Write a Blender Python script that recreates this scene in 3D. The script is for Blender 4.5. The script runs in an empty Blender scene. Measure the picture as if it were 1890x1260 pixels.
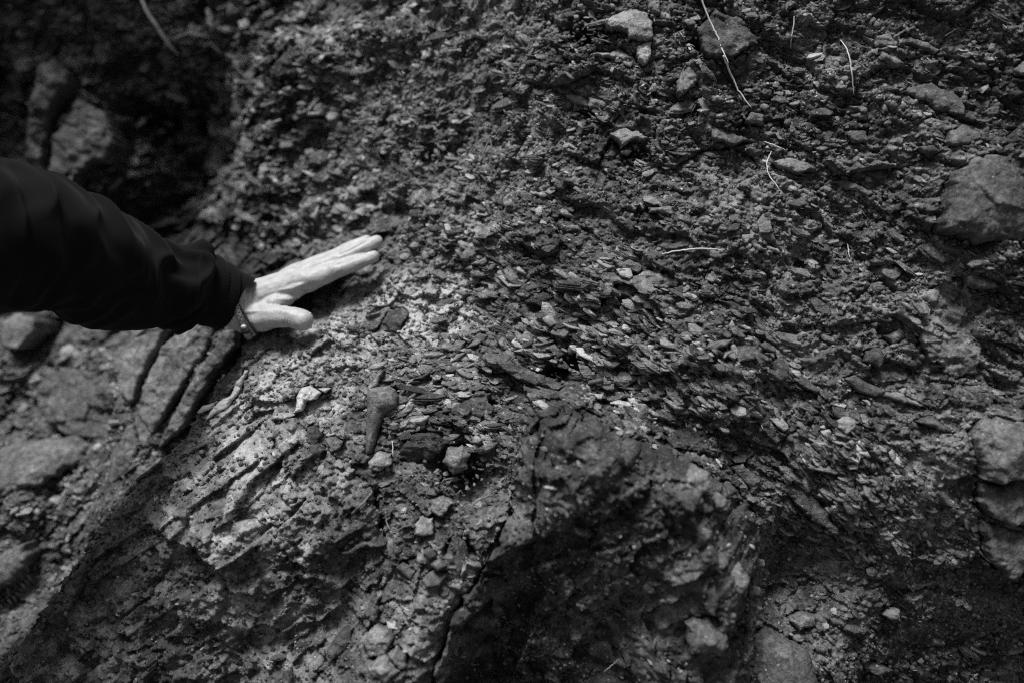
import bpy, math, random
import numpy as np
from mathutils import Vector, Matrix

random.seed(7)
scene = bpy.context.scene

# ------------------------------------------------------------------ camera, world, sun, exposure
LENS = 38.0
D = 1.20                       # metres from the lens to the middle of the bank
K = 36.0 / LENS / 1890.0
PITCH = math.radians(15)
F = np.array([0.0, math.cos(PITCH), -math.sin(PITCH)])
UP = np.array([0.0, math.sin(PITCH), math.cos(PITCH)])
RIGHT = np.array([1.0, 0.0, 0.0])
CAM = np.array([0.0, -D, 1.45])
ORG = CAM + D * F
R3 = np.stack([RIGHT, UP, -F], axis=1)        # columns: along the bank, up the bank, out of the bank

cam_d = bpy.data.cameras.new('camera')
cam = bpy.data.objects.new('camera', cam_d)
scene.collection.objects.link(cam)
cam_d.lens = LENS
cam_d.sensor_width = 36
cam_d.clip_start = 0.02
cam_d.clip_end = 500
cam.location = CAM
cam.rotation_euler = (math.radians(90) - PITCH, 0, 0)
cam_d.dof.use_dof = True
cam_d.dof.focus_distance = 1.19
cam_d.dof.aperture_fstop = 1.9
scene.camera = cam

SUN_DIR = R3 @ np.array([0.20, -0.84, -0.42])          # the way the light travels
SUN_DIR /= np.linalg.norm(SUN_DIR)
sun_elev = math.asin(-SUN_DIR[2])
sun_azim = math.atan2(-SUN_DIR[0], -SUN_DIR[1])
world = bpy.data.worlds.new('World')
scene.world = world
world.use_nodes = True
wn, wl = world.node_tree.nodes, world.node_tree.links
wn.clear()
sky = wn.new('ShaderNodeTexSky'); sky.sky_type = 'NISHITA'; sky.sun_disc = False
sky.sun_elevation = sun_elev; sky.sun_rotation = sun_azim
sky.air_density = 1.0; sky.dust_density = 4.0
bw = wn.new('ShaderNodeRGBToBW')
bg = wn.new('ShaderNodeBackground'); bg.inputs['Strength'].default_value = 0.05
wo = wn.new('ShaderNodeOutputWorld')
wl.new(sky.outputs[0], bw.inputs[0]); wl.new(bw.outputs[0], bg.inputs[0]); wl.new(bg.outputs[0], wo.inputs[0])
sd_ = bpy.data.lights.new('sun', 'SUN'); sd_.energy = 3.4; sd_.angle = math.radians(19); sd_.color = (1, 1, 1)
sun = bpy.data.objects.new('sun', sd_); scene.collection.objects.link(sun)
sun.rotation_euler = Vector(SUN_DIR).to_track_quat('-Z', 'Y').to_euler()
scene.view_settings.view_transform = 'Standard'
scene.view_settings.look = 'None'
scene.view_settings.exposure = 0.70
scene.view_settings.gamma = 1.0
scene.render.engine = 'CYCLES'
scene.cycles.use_denoising = False
scene.cycles.pixel_filter_type = 'BLACKMAN_HARRIS'
scene.cycles.filter_width = 1.15
scene.cycles.max_bounces = 4
scene.cycles.diffuse_bounces = 2
scene.cycles.glossy_bounces = 2

# ------------------------------------------------------------------ numeric helpers
def loc2w(P):
    return ORG + np.asarray(P) @ R3.T

def pix(px, py, w=0.0):
    d = D - w
    return np.array([(px - 945.0) * K * d, -(py - 630.0) * K * d, w])

def rnd(ix, iy, s):
    h = (ix.astype(np.int64) * 374761393 + iy.astype(np.int64) * 668265263 + int(s) * 1274126177) & 0xffffffff
    h = ((h ^ (h >> 13)) * 1274126177) & 0xffffffff
    h = ((h ^ (h >> 16)) * 2246822519) & 0xffffffff
    return ((h ^ (h >> 15)) & 0xffffff) / float(0x1000000)

def noise(x, y, s=0):
    ix = np.floor(x); iy = np.floor(y); fx = x - ix; fy = y - iy
    ux = fx * fx * fx * (fx * (fx * 6 - 15) + 10); uy = fy * fy * fy * (fy * (fy * 6 - 15) + 10)
    def g(a, b):
        t = rnd(ix + a, iy + b, s) * 2 * math.pi
        return np.cos(t) * (fx - a) + np.sin(t) * (fy - b)
    n0 = g(0, 0) * (1 - ux) + g(1, 0) * ux
    n1 = g(0, 1) * (1 - ux) + g(1, 1) * ux
    return (n0 * (1 - uy) + n1 * uy) * 1.5

def fbm(x, y, s=0, o=4, gain=.5):
    t = 0; a = 1; f = 1
    for k in range(o):
        t = t + a * noise(x * f, y * f, s + k * 17); a *= gain; f *= 2.03
    return t

def plates(x, y, s, tilt=-.5, jit=.6, soft=.0):
    """broken plates: every cell is a tilted facet whose lower edge stands out. returns height (cell units), edge distance, random"""
    ix = np.floor(x); iy = np.floor(y)
    d1 = np.full(x.shape, 9.0); d2 = np.full(x.shape, 9.0)
    h = np.zeros(x.shape); r = np.zeros(x.shape)
    for a in (-1, 0, 1):
        for b in (-1, 0, 1):
            cx = ix + a; cy = iy + b
            dx = x - (cx + .08 + .84 * rnd(cx, cy, s)); dy = y - (cy + .08 + .84 * rnd(cx, cy, s + 1))
            d = np.abs(dx) * .35 + np.sqrt(dx * dx + dy * dy) * .75 + np.abs(dy) * .1
            near = d < d1
            d2 = np.where(near, d1, np.minimum(d2, d))
            hh = (rnd(cx, cy, s + 2) - .5) * .9 + (rnd(cx, cy, s + 3) - .5) * jit * 2 * dx + (tilt + (rnd(cx, cy, s + 4) - .5) * jit * 2) * dy
            h = np.where(near, hh, h); r = np.where(near, rnd(cx, cy, s + 5), r)
            d1 = np.where(near, d, d1)
    return h, d2 - d1, r

def rot(x, y, deg):
    a = math.radians(deg); c, s = math.cos(a), math.sin(a)
    return x * c + y * s, -x * s + y * c

def sdf_poly(x, y, poly):
    """signed distance to a polygon, positive inside"""
    p = np.asarray(poly, float); n = len(p)
    d = np.full(x.shape, 1e9); ins = np.zeros(x.shape, bool)
    for i in range(n):
        ax, ay = p[i]; bx, by = p[(i + 1) % n]
        ex, ey = bx - ax, by - ay
        L = ex * ex + ey * ey + 1e-18
        t = np.clip(((x - ax) * ex + (y - ay) * ey) / L, 0, 1)
        d = np.minimum(d, (x - ax - t * ex) ** 2 + (y - ay - t * ey) ** 2)
        c = ((ay > y) != (by > y))
        xi = ax + (y - ay) * ex / (ey if abs(ey) > 1e-12 else 1e-12)
        ins ^= c & (x < xi)
    d = np.sqrt(d)
    return np.where(ins, d, -d)

def sm(t):
    t = np.clip(t, 0, 1); return t * t * (3 - 2 * t)

class RBF:
    def __init__(self, pts):
        P = np.array([pix(*p) for p in pts])
        self.c = P[:, :2]; n = len(P)
        A = self.k(self.c) ; A[np.arange(n), np.arange(n)] += .0
        Q = np.c_[np.ones(n), self.c]
        M = np.block([[A, Q], [Q.T, np.zeros((3, 3))]])
        s = np.linalg.solve(M, np.r_[P[:, 2], 0, 0, 0])
        self.w, self.q = s[:n], s[n:]
    def k(self, X):
        d = np.sqrt(((X[:, None, :] - self.c[None]) ** 2).sum(-1) + .03 ** 2)
        return -d
    def __call__(self, x, y):
        o = self.q[0] + self.q[1] * x + self.q[2] * y
        for c, w in zip(self.c, self.w):
            o = o - w * np.sqrt((x - c[0]) ** 2 + (y - c[1]) ** 2 + .03 ** 2)
        return np.clip(o, -.95, .3)

# ------------------------------------------------------------------ the lie of the bank
FRONT = RBF([
 (740,455,-.14),(640,528,-.125),(560,600,-.10),(500,628,-.09),(455,640,-.085),(690,500,-.135),(600,560,-.115),
 (850,430,-.09),(900,300,-.10),(900,100,-.12),(800,300,-.15),(720,300,-.19),(720,100,-.21),(900,-60,-.12),
 (1050,400,-.03),(1100,200,-.04),(1100,0,-.05),(1300,100,-.0),(1300,300,.0),(1400,450,.03),(1500,0,0),(1500,200,.01),
 (1700,100,.03),(1700,300,.045),(1890,0,.075),(1890,-200,.1),(1600,-200,.05),(1890,200,.06),(1850,380,.10),(1650,450,.04),(1890,560,.07),
 (800,600,-.06),(700,600,-.07),(620,650,-.06),(540,690,-.05),(460,700,-.065),(400,780,-.05),(330,830,-.04),(270,880,-.03),(215,940,-.03),
 (600,740,-.02),(500,800,-.005),(700,720,-.01),(760,680,-.02),(850,700,-.0),(930,560,-.04),(1000,640,.0),(1000,520,-.01),
 (400,900,.02),(300,980,.02),(500,900,.035),(620,860,.035),(620,1000,.055),(450,1050,.05),(300,1100,.035),(150,1080,.0),(80,1180,-.02),(200,1230,.03),(450,1240,.02),(620,1180,.05),
 (660,1050,.05),(740,900,.05),(740,980,.075),(800,920,.065),(800,1050,.095),(860,960,.085),(870,1060,.09),(720,1180,.11),(790,1140,.11),(700,1260,.13),(790,1250,.11),
 (910,1080,.06),(880,1180,.03),(860,1255,.01),(930,900,.055),(880,800,.035),(960,800,.06),
 (1030,772,.115),(1100,790,.11),(1000,900,.12),(1000,1040,.09),(1000,1200,.03),(1160,815,.115),(1150,950,.135),(1150,1100,.085),(1280,885,.11),(1300,1000,.135),(1350,1100,.125),(1300,1200,.11),(1150,1250,.06),(1020,725,.04),(1130,740,.03),(1230,790,.035),(1340,840,.04),
 (1100,700,.02),(1200,620,.03),(1200,750,.04),(1300,780,.05),(1400,880,.05),(1430,1000,.01),(1425,1100,.01),(1400,1180,.06),(1450,1240,.08),
 (1400,650,.05),(1350,700,.065),(1550,700,.05),(1500,560,.04),(1550,850,.075),(1550,1000,.05),(1600,1150,.035),(1700,600,.055),(1780,650,.06),(1700,800,.08),(1750,1000,.055),(1800,1200,.0),
 (1840,850,.11),(1890,1000,.09),(1890,1250,-.01),(1890,720,.08),(1650,1250,.0),
 (2300,400,.12),(2300,1100,.1),(1300,-400,-.03),(2200,-400,0),(1300,1600,0),(700,1600,.25),(200,1600,0),(-100,1500,0),(2200,1600,-.1),
])
BACK = RBF([
 (0,0,-.52),(150,0,-.50),(300,0,-.44),(420,0,-.40),(520,0,-.33),(620,0,-.27),(720,0,-.21),(-300,0,-.5),(300,-400,-.5),(800,-400,-.2),
 (0,120,-.62),(20,250,-.70),(110,180,-.46),(170,250,-.43),(160,330,-.46),(240,130,-.52),(330,90,-.46),(300,235,-.62),(390,240,-.64),(340,290,-.62),(430,150,-.44),(430,300,-.52),
 (480,60,-.34),(500,160,-.31),(475,260,-.33),(470,370,-.32),(560,100,-.27),(560,260,-.27),(640,160,-.24),(640,330,-.23),(720,200,-.20),(720,360,-.18),(800,300,-.15),(880,200,-.11),
 (250,350,-.50),(330,360,-.60),(400,380,-.50),(350,440,-.46),(430,450,-.36),(500,470,-.26),(580,470,-.24),(660,450,-.2),(480,540,-.2),(560,560,-.17),(640,500,-.18),
 (0,480,-.5),(150,480,-.5),(300,550,-.4),(0,620,-.42),(100,640,-.40),(150,720,-.34),(210,760,-.28),(60,760,-.36),(270,680,-.27),(340,650,-.22),(400,640,-.17),
 (280,790,-.23),(350,740,-.17),(230,850,-.23),(100,800,-.32),(60,860,-.27),(0,860,-.29),(140,900,-.26),(50,950,-.25),(170,960,-.21),(80,1050,-.22),(0,1020,-.22),(0,1140,-.18),(60,1180,-.14),
 (-300,600,-.45),(-300,1100,-.2),(-200,1500,-.1),(300,1100,-.1),(500,800,-.15),(700,700,-.15),(900,500,-.08),(1000,300,-.07),(1000,0,-.08),(1300,800,-.02),(1300,0,-.01),(1300,1500,0),(2200,600,0),
])
def P2(pts, w):
    return [tuple(pix(x, y, w)[:2]) for x, y in pts]
EDGE = [tuple(pix(*p)[:2]) for p in [(-700,1900,0),(-40,1265,-.03),(20,1190,-.03),(62,1132,-.03),(112,1065,-.03),(150,1000,-.03),(185,945,-.03),(212,905,-.03),(262,858,-.04),(305,825,-.05),(345,775,-.06),(380,722,-.07),(412,670,-.08),(440,634,-.09),(470,612,-.1),(560,572,-.12),(640,522,-.135),(700,470,-.15),(750,420,-.16),(775,300,-.16),(790,100,-.16),(800,-700,-.16),(3200,-700,0),(3200,2200,0),(-700,2200,0)]]

ZONES = {   # soft areas of different ground, and one of painted shade, on the middle plane
 'flakes': [(820,450),(1000,400),(1240,440),(1300,600),(1440,660),(1560,760),(1640,900),(1560,1010),(1440,960),(1330,870),(1150,790),(1040,740),(960,790),(860,850),(740,840),(690,720),(760,640),(880,600)],
 'crust': [(300,860),(360,760),(450,680),(560,590),(700,500),(880,480),(900,620),(760,660),(640,720),(600,800),(520,900),(330,960),(240,1000),(210,960)],
 'earth': [(1000,-300),(2300,-300),(2300,900),(1800,800),(1650,700),(1500,600),(1300,560),(1250,400),(1050,340)],
 'pale': [(1220,380),(1330,300),(1480,340),(1560,480),(1700,520),(1800,560),(1800,700),(1680,690),(1560,620),(1440,620),(1300,540),(1230,480)],
 'dust': [(450,-100),(1000,-100),(1050,300),(900,430),(700,460),(470,440),(450,200)],
 'hollow_shade': [(-900,-300),(470,-300),(455,80),(450,440),(330,560),(-900,560)],  # shade of the upper left hollow, painted into the surface tone
 'deep': [(1420,980),(1560,900),(1750,820),(2100,900),(2100,1500),(1380,1500),(1400,1120)],  # lower right, toned slightly darker
}
ZP = {k: P2(v, 0) for k, v in ZONES.items()}
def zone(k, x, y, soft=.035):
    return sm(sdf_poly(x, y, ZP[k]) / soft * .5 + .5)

def bank(x, y, detail=True):
    """height of the bank above its middle plane, and how pale its surface is"""
    wx = fbm(x * 9, y * 9, 91, 3) * .02; wy = fbm(x * 9, y * 9, 92, 3) * .02
    jag = fbm(x * 30, y * 30, 5, 4) * .008
    f = FRONT(x, y); b = BACK(x, y)
    b = b + fbm(x * 7 + 3, y * 7, 31, 3) * .035
    bx, by = rot(x, y, 25)
    left = sm((-.24 - x) / .10) * sm((y + .02) / .05)
    b = b + left * (plates(bx / .075, by / .045, 401, -.4, .7)[0] * .024 + plates(bx / .030, by / .020, 411, -.3, .9)[0] * .014)
    s = sdf_poly(x, y, EDGE) + jag
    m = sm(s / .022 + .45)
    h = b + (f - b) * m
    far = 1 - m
    fl = zone('flakes', x + wx, y + wy); cr = zone('crust', x + wx, y + wy); ea = zone('earth', x + wx, y + wy)
    pa = zone('pale', x + wx, y + wy); de = zone('deep', x + wx, y + wy)
    qx = x + wx * .5; qy = y + wy * .5
    # coarse lumps
    h = h + fbm(x * 11, y * 11, 12, 3) * .010 * (1 - .5 * fl)
    a, b_ = rot(qx, qy, -24)
    h1, e1, r1 = plates(a / .062, b_ / .036, 40, -.35, .5)
    h2, e2, r2 = plates(a / .026 + 7, b_ / .013, 50, -.45, .7)
    h = h + zone('dust', x, y) * noise(x * 62 + wy * 60, y * 10, 47) * .010
    c, d_ = rot(qx, qy, -12)
    h3, e3, r3 = plates(c / .0115 + 3, d_ / .0062, 60, -.5, .8)
    g, i_ = rot(qx, qy, 38)
    h4, e4, r4 = plates(g / .034 + 9, i_ / .022, 70, -.2, .8)
    h5, e5, r5 = plates(x / .0062, y / .0048, 80, -.4, 1.0)
    right = np.clip(fl + ea, 0, 1) * (1 - .25 * pa)
    patch = sm(fbm(x * 13 + 5, y * 13, 25, 2) * .9 + .5)
    h = h + h1 * .020 * (.45 + .55 * right) + h2 * .0085 * (.30 + .7 * right) * (.4 + .9 * patch) + h4 * .010 * (1 - right)
    h = h + h3 * .0042 * (.55 + .6 * right) + h5 * .0027 * (1.1 - .4 * fl)
    h = h - .004 * np.exp(-(e1 / .05) ** 2) * (.3 + right)
    h = h + fbm(x * 160, y * 160, 33, 3, .6) * .0011
    h = h + fbm(x * 40, y * 40, 34, 3, .55) * .0034
    # stringers of flow down the pale silt
    h = h + pa * noise(x * 70 + wy * 80, y * 13, 46) * .0075
    # surface tone: dark earth and shale, pale silt, quartz crust, painted upper-left shade
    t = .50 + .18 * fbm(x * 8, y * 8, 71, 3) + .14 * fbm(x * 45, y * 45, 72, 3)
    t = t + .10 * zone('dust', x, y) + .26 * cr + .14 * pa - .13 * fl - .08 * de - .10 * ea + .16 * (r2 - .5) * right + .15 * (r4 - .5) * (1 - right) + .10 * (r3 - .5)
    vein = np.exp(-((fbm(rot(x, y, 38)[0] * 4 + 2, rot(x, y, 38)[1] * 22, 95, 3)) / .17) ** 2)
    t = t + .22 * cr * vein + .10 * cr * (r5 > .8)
    t = t - far * .07 - .20 * zone('hollow_shade', x, y, .06)  # far ground slightly darker; shade of the upper left hollow painted in
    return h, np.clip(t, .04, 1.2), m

# ------------------------------------------------------------------ sampled height of the bank, for placing things on it
gu = np.arange(-1.35, 1.05, .0035); gv = np.arange(-.85, .85, .0035)
GU, GV = np.meshgrid(gu, gv)
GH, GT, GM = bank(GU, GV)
def surf(u, v, G=None):
    G = GH if G is None else G
    a = np.clip((np.asarray(u) - gu[0]) / .0035, 0, len(gu) - 1.001); b = np.clip((np.asarray(v) - gv[0]) / .0035, 0, len(gv) - 1.001)
    i = a.astype(int); j = b.astype(int); fa = a - i; fb = b - j
    return (G[j, i] * (1 - fa) + G[j, i + 1] * fa) * (1 - fb) + (G[j + 1, i] * (1 - fa) + G[j + 1, i + 1] * fa) * fb
def hit(px, py):
    ws = np.arange(.25, -.95, -.003)
    u = (px - 945) * K * (D - ws); v = -(py - 630) * K * (D - ws)
    k = surf(u, v) >= ws
    return float(ws[np.argmax(k)]) if k.any() else -.5

# ------------------------------------------------------------------ materials
def mat_rock(name, lo, hi, rough=.72, bump=.5, fine=420, streak=0.0, spec=.35):
    m = bpy.data.materials.new(name); m.use_nodes = True
    n, l = m.node_tree.nodes, m.node_tree.links
    n.clear()
    out = n.new('ShaderNodeOutputMaterial'); p = n.new('ShaderNodeBsdfPrincipled')
    l.new(p.outputs[0], out.inputs[0])
    geo = n.new('ShaderNodeNewGeometry')
    def tex(scale, detail=6, rgh=.6, vec=None, dist=0):
        t = n.new('ShaderNodeTexNoise'); t.inputs['Scale'].default_value = scale; t.inputs['Detail'].default_value = detail
        t.inputs['Roughness'].default_value = rgh; t.inputs['Distortion'].default_value = dist
        l.new(vec if vec else geo.outputs['Position'], t.inputs['Vector']); return t.outputs['Fac']
    def mth(op, a, b):
        t = n.new('ShaderNodeMath'); t.operation = op
        for k, v in ((0, a), (1, b)):
            if isinstance(v, (int, float)): t.inputs[k].default_value = v
            else: l.new(v, t.inputs[k])
        return t.outputs[0]
    at = n.new('ShaderNodeAttribute'); at.attribute_name = 'tone'
    big = tex(26, 5, .65); med = tex(120, 6, .7, dist=.6); fin = tex(fine, 4, .7)
    v = n.new('ShaderNodeTexVoronoi'); v.inputs['Scale'].default_value = 230; l.new(geo.outputs['Position'], v.inputs['Vector'])
    vb = n.new('ShaderNodeRGBToBW'); l.new(v.outputs['Color'], vb.inputs[0])
    s = mth('ADD', at.outputs['Fac'], mth('MULTIPLY', mth('SUBTRACT', big, .5), .85))
    s = mth('ADD', s, mth('MULTIPLY', mth('SUBTRACT', med, .5), .75))
    s = mth('ADD', s, mth('MULTIPLY', mth('SUBTRACT', fin, .5), .55))
    s = mth('ADD', s, mth('MULTIPLY', mth('SUBTRACT', vb.outputs[0], .5), .22))
    if streak:
        mp = n.new('ShaderNodeMapping'); mp.inputs['Rotation'].default_value = (0, math.radians(28), 0); mp.inputs['Scale'].default_value = (12, 60, 190)
        l.new(geo.outputs['Position'], mp.inputs['Vector'])
        st = tex(1.0, 4, .6, mp.outputs[0])
        s = mth('ADD', s, mth('MULTIPLY', mth('SUBTRACT', st, .5), streak))
    r = n.new('ShaderNodeMapRange'); r.inputs['From Min'].default_value = 0; r.inputs['From Max'].default_value = 1
    r.inputs['To Min'].default_value = 0; r.inputs['To Max'].default_value = 1
    l.new(s, r.inputs['Value'])
    q = mth('POWER', r.outputs[0], 2.1)
    q = mth('ADD', mth('MULTIPLY', q, hi - lo), lo)
    # pale mineral grains
    gr = n.new('ShaderNodeTexVoronoi'); gr.inputs['Scale'].default_value = 330; l.new(geo.outputs['Position'], gr.inputs['Vector'])
    gb = n.new('ShaderNodeSeparateColor'); l.new(gr.outputs['Color'], gb.inputs[0])
    on = mth('MULTIPLY', mth('GREATER_THAN', gb.outputs[0], .988), mth('LESS_THAN', gr.outputs['Distance'], .35))
    q = mth('ADD', q, mth('MULTIPLY', on, hi * .55))
    l.new(q, p.inputs['Base Color'])
    rr = mth('ADD', mth('MULTIPLY', mth('SUBTRACT', med, .5), .5), rough)
    l.new(rr, p.inputs['Roughness']); p.inputs['Specular IOR Level'].default_value = spec
    hsum = mth('ADD', mth('MULTIPLY', med, 1.0), mth('MULTIPLY', fin, .5))
    hsum = mth('ADD', hsum, mth('MULTIPLY', vb.outputs[0], .25))
    if streak: hsum = mth('ADD', hsum, mth('MULTIPLY', st, .9))
    b = n.new('ShaderNodeBump'); b.inputs['Strength'].default_value = bump; b.inputs['Distance'].default_value = .005
    l.new(hsum, b.inputs['Height']); l.new(b.outputs[0], p.inputs['Normal'])
    return m

M_BANK = mat_rock('bank_earth_and_shale', .016, .48, .75, 1.0)
M_STONE = mat_rock('grey_stone', .02, .48, .66, .9)
M_SHALE = mat_rock('layered_shale', .014, .46, .42, .75, streak=.5, spec=.6)
M_QUARTZ = mat_rock('white_quartz', .25, .80, .55, .55, spec=.5)

def mat_plain(name, col, rough=.8, sheen=0, spec=.3, bscale=0, bstr=.3, bdist=.001, noise_amt=0.0, sss=0):
    m = bpy.data.materials.new(name); m.use_nodes = True
    n, l = m.node_tree.nodes, m.node_tree.links
    p = n['Principled BSDF']
    p.inputs['Base Color'].default_value = (col, col, col, 1); p.inputs['Roughness'].default_value = rough
    p.inputs['Specular IOR Level'].default_value = spec
    if sheen: p.inputs['Sheen Weight'].default_value = sheen; p.inputs['Sheen Roughness'].default_value = .5
    if sss:
        p.inputs['Subsurface Weight'].default_value = sss; p.inputs['Subsurface Radius'].default_value = (.004, .004, .004); p.inputs['Subsurface Scale'].default_value = 1.0
    g = n.new('ShaderNodeNewGeometry')
    if bscale:
        t = n.new('ShaderNodeTexNoise'); t.inputs['Scale'].default_value = bscale; t.inputs['Detail'].default_value = 5
        l.new(g.outputs['Position'], t.inputs['Vector'])
        b = n.new('ShaderNodeBump'); b.inputs['Strength'].default_value = bstr; b.inputs['Distance'].default_value = bdist
        l.new(t.outputs[0], b.inputs['Height']); l.new(b.outputs[0], p.inputs['Normal'])
    if noise_amt:
        t2 = n.new('ShaderNodeTexNoise'); t2.inputs['Scale'].default_value = 90; t2.inputs['Detail'].default_value = 4
        l.new(g.outputs['Position'], t2.inputs['Vector'])
        r = n.new('ShaderNodeMapRange'); r.inputs['To Min'].default_value = col * (1 - noise_amt); r.inputs['To Max'].default_value = col * (1 + noise_amt)
        r.inputs['From Min'].default_value = .3; r.inputs['From Max'].default_value = .7
        l.new(t2.outputs[0], r.inputs[0]); l.new(r.outputs[0], p.inputs['Base Color'])
    return m
M_SKIN = mat_plain('skin', .36, .5, spec=.35, bscale=380, bstr=.35, bdist=.0012, noise_amt=.15, sss=.12)
M_CLOTH = mat_plain('black_fleece', .006, .95, sheen=.03, spec=.06, bscale=900, bstr=.4, bdist=.0008)
M_BRAID = mat_plain('braided_cord', .26, .8, bscale=900, bstr=.4, noise_amt=.3)
M_CORD = mat_plain('dark_cord', .02, .7)
M_BEAD = mat_plain('bead_metal', .45, .3, spec=.6)
M_STEM = mat_plain('dry_stem', .46, .6, bscale=500, noise_amt=.15)
M_ROOT = mat_plain('root', .12, .8, bscale=500, noise_amt=.3)
M_LEAF = mat_plain('dark_leaf', .012, .7, spec=.1)
M_GROUND = mat_plain('trodden_earth', .10, .9, bscale=60, bstr=.6, bdist=.02, noise_amt=.4)

# ------------------------------------------------------------------ mesh helpers
def link(name, V, faces, mat, parent=None, tone=None, smooth=False, world_coords=False, origin=None):
    """V in bank coordinates; becomes one mesh object whose origin is its centre"""
    W = np.asarray(V, float) if world_coords else loc2w(V)
    c = W.mean(0) if origin is None else origin
    if parent is not None: c = np.array(parent['_o'])
    me = bpy.data.meshes.new(name)
    L = W - c
    if isinstance(faces, np.ndarray):
        k = faces.shape[1]
        me.vertices.add(len(L)); me.vertices.foreach_set('co', L.astype(np.float32).ravel())
        me.loops.add(faces.size); me.loops.foreach_set('vertex_index', faces.astype(np.int32).ravel())
        me.polygons.add(len(faces)); me.polygons.foreach_set('loop_start', np.arange(0, faces.size, k, dtype=np.int32))
        me.polygons.foreach_set('loop_total', np.full(len(faces), k, np.int32))
        me.update(calc_edges=True)
    else:
        me.from_pydata(L.tolist(), [], faces); me.update()
    if tone is not None:
        a = me.attributes.new('tone', 'FLOAT', 'POINT')
        a.data.foreach_set('value', np.broadcast_to(np.asarray(tone, np.float32), (len(L),)).astype(np.float32).ravel().copy())
    if smooth: me.polygons.foreach_set('use_smooth', np.ones(len(me.polygons), bool))
    me.materials.append(mat)
    o = bpy.data.objects.new(name, me)
    if parent is None: o.location = c
    scene.collection.objects.link(o)
    if parent is not None: o.parent = parent
    else: o['_o'] = [float(q) for q in c]
    return o

def tag(o, label, cat, group=None, kind=None):
    if label: o['label'] = label
    if cat: o['category'] = cat
    if group: o['group'] = group
    if kind: o['kind'] = kind
    return o

def grid_faces(nu, nv):
    i = np.arange(nu * nv).reshape(nv, nu)
    return np.stack([i[:-1, :-1], i[:-1, 1:], i[1:, 1:], i[1:, :-1]], -1).reshape(-1, 4)

# ------------------------------------------------------------------ traced stones: each a solid block with a broken face
CLAIMED = []          # outlines already filled by a stone, in bank coordinates
def stone(name, cat, label, poly, tone=.5, rise=.004, tilt=(0., -.35), dome=.25, edge=.004, facet=1.0, mat=None, step=.0012,
          depth=.03, w=None, ang=-24, group=None, jag=1.0, cell=.02, hfun=None, kind=None, smooth=False):
    ps = np.array(poly, float)
    cx, cy = ps.mean(0)
    if w is None:
        hs = [hit(cx, cy)] + [hit(a * .7 + cx * .3, b * .7 + cy * .3) for a, b in poly] + [hit(a * .35 + cx * .65, b * .35 + cy * .65) for a, b in poly]
        w = float(np.percentile(hs, 60))
    pu = np.array([pix(a, b, w)[:2] for a, b in poly])
    x0, y0 = pu.min(0) - 3 * step; x1, y1 = pu.max(0) + 3 * step
    xs = np.arange(x0, x1, step); ys = np.arange(y0, y1, step)
    X, Y = np.meshgrid(xs, ys)
    size = math.sqrt(max(1e-8, (x1 - x0) * (y1 - y0)))
    sc = min(1.0, size / .05)
    S = sdf_poly(X, Y, pu) + (fbm(X * 60, Y * 60, 7, 3) * .0035 + fbm(X * 200, Y * 200, 8, 2) * .001) * jag * sc
    gy, gx = np.gradient(S, step)
    gl = np.sqrt(gx * gx + gy * gy) + 1e-6
    keep = S > -1.3 * step
    mv = (S < 0) & keep
    X = np.where(mv, X + gx / gl * (-S), X); Y = np.where(mv, Y + gy / gl * (-S), Y)
    Sc = np.clip(S, 0, None)
    mu, mvv = pu.mean(0)
    e = min(edge, size * .25)
    t = np.clip(Sc / e, 0, 1)
    if hfun is None:
        h = w + rise + tilt[0] * (X - mu) + tilt[1] * (Y - mvv)
        h = h + dome * size * .35 * sm(Sc / (size * .42)) + .002
        a, b = rot(X, Y, ang)
        h1, e1, r1 = plates(a / cell, b / (cell * .55), int(cx) % 97 + 3, -.1, .6)
        h2, e2, r2 = plates(a / (cell * .35), b / (cell * .2), int(cy) % 89 + 3, -.2, .8)
        h = h + (h1 * .12 * cell + h2 * .05 * cell) * facet + fbm(X * 120, Y * 120, 9, 3, .6) * .0010 * facet + fbm(X * 35, Y * 35, 10, 2) * .004 * sc * facet
        T = tone + .10 * (r1 - .5) * facet + .06 * (r2 - .5) * facet
    else:
        h, T = hfun(X, Y); h = h + rise
    h = h - e * (1 - np.sqrt(np.clip(1 - (1 - t) ** 2, 0, 1)))
    h = np.where(S <= 0, h - e * .3, h)
    idx = -np.ones(X.shape, int)
    full = keep[:-1, :-1] & keep[:-1, 1:] & keep[1:, 1:] & keep[1:, :-1]
    used = np.zeros(X.shape, bool)
    for a, b in ((0, 0), (0, 1), (1, 1), (1, 0)):
        used[a:a + full.shape[0], b:b + full.shape[1]] |= full
    n = used.sum()
    if n < 6: return None
    idx[used] = np.arange(n)
    q = np.stack([idx[:-1, :-1][full], idx[:-1, 1:][full], idx[1:, 1:][full], idx[1:, :-1][full]], -1)
    top = np.stack([X[used], Y[used], h[used]], -1)
    bot = top.copy(); bot[:, 0] = mu + (bot[:, 0] - mu) * .9; bot[:, 1] = mvv + (bot[:, 1] - mvv) * .9
    bot[:, 2] = np.minimum(top[:, 2] - depth * .5, w - depth)
    e_ = np.concatenate([q[:, [0, 1]], q[:, [1, 2]], q[:, [2, 3]], q[:, [3, 0]]])
    key = e_[:, 0].astype(np.int64) * n + e_[:, 1]; rkey = e_[:, 1].astype(np.int64) * n + e_[:, 0]
    be = e_[~np.isin(key, rkey)]
    side = np.stack([be[:, 1], be[:, 0], be[:, 0] + n, be[:, 1] + n], -1)
    Fc = np.concatenate([q, q[:, ::-1] + n, side])
    V = np.concatenate([top, bot])
    TT = np.concatenate([(T if np.ndim(T) else np.full(X.shape, T))[used]] * 2)
    o = link(name, V, Fc, mat or M_STONE, tone=TT, smooth=smooth)
    tag(o, label, cat, group, kind)
    CLAIMED.append(pu)
    return o

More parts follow.
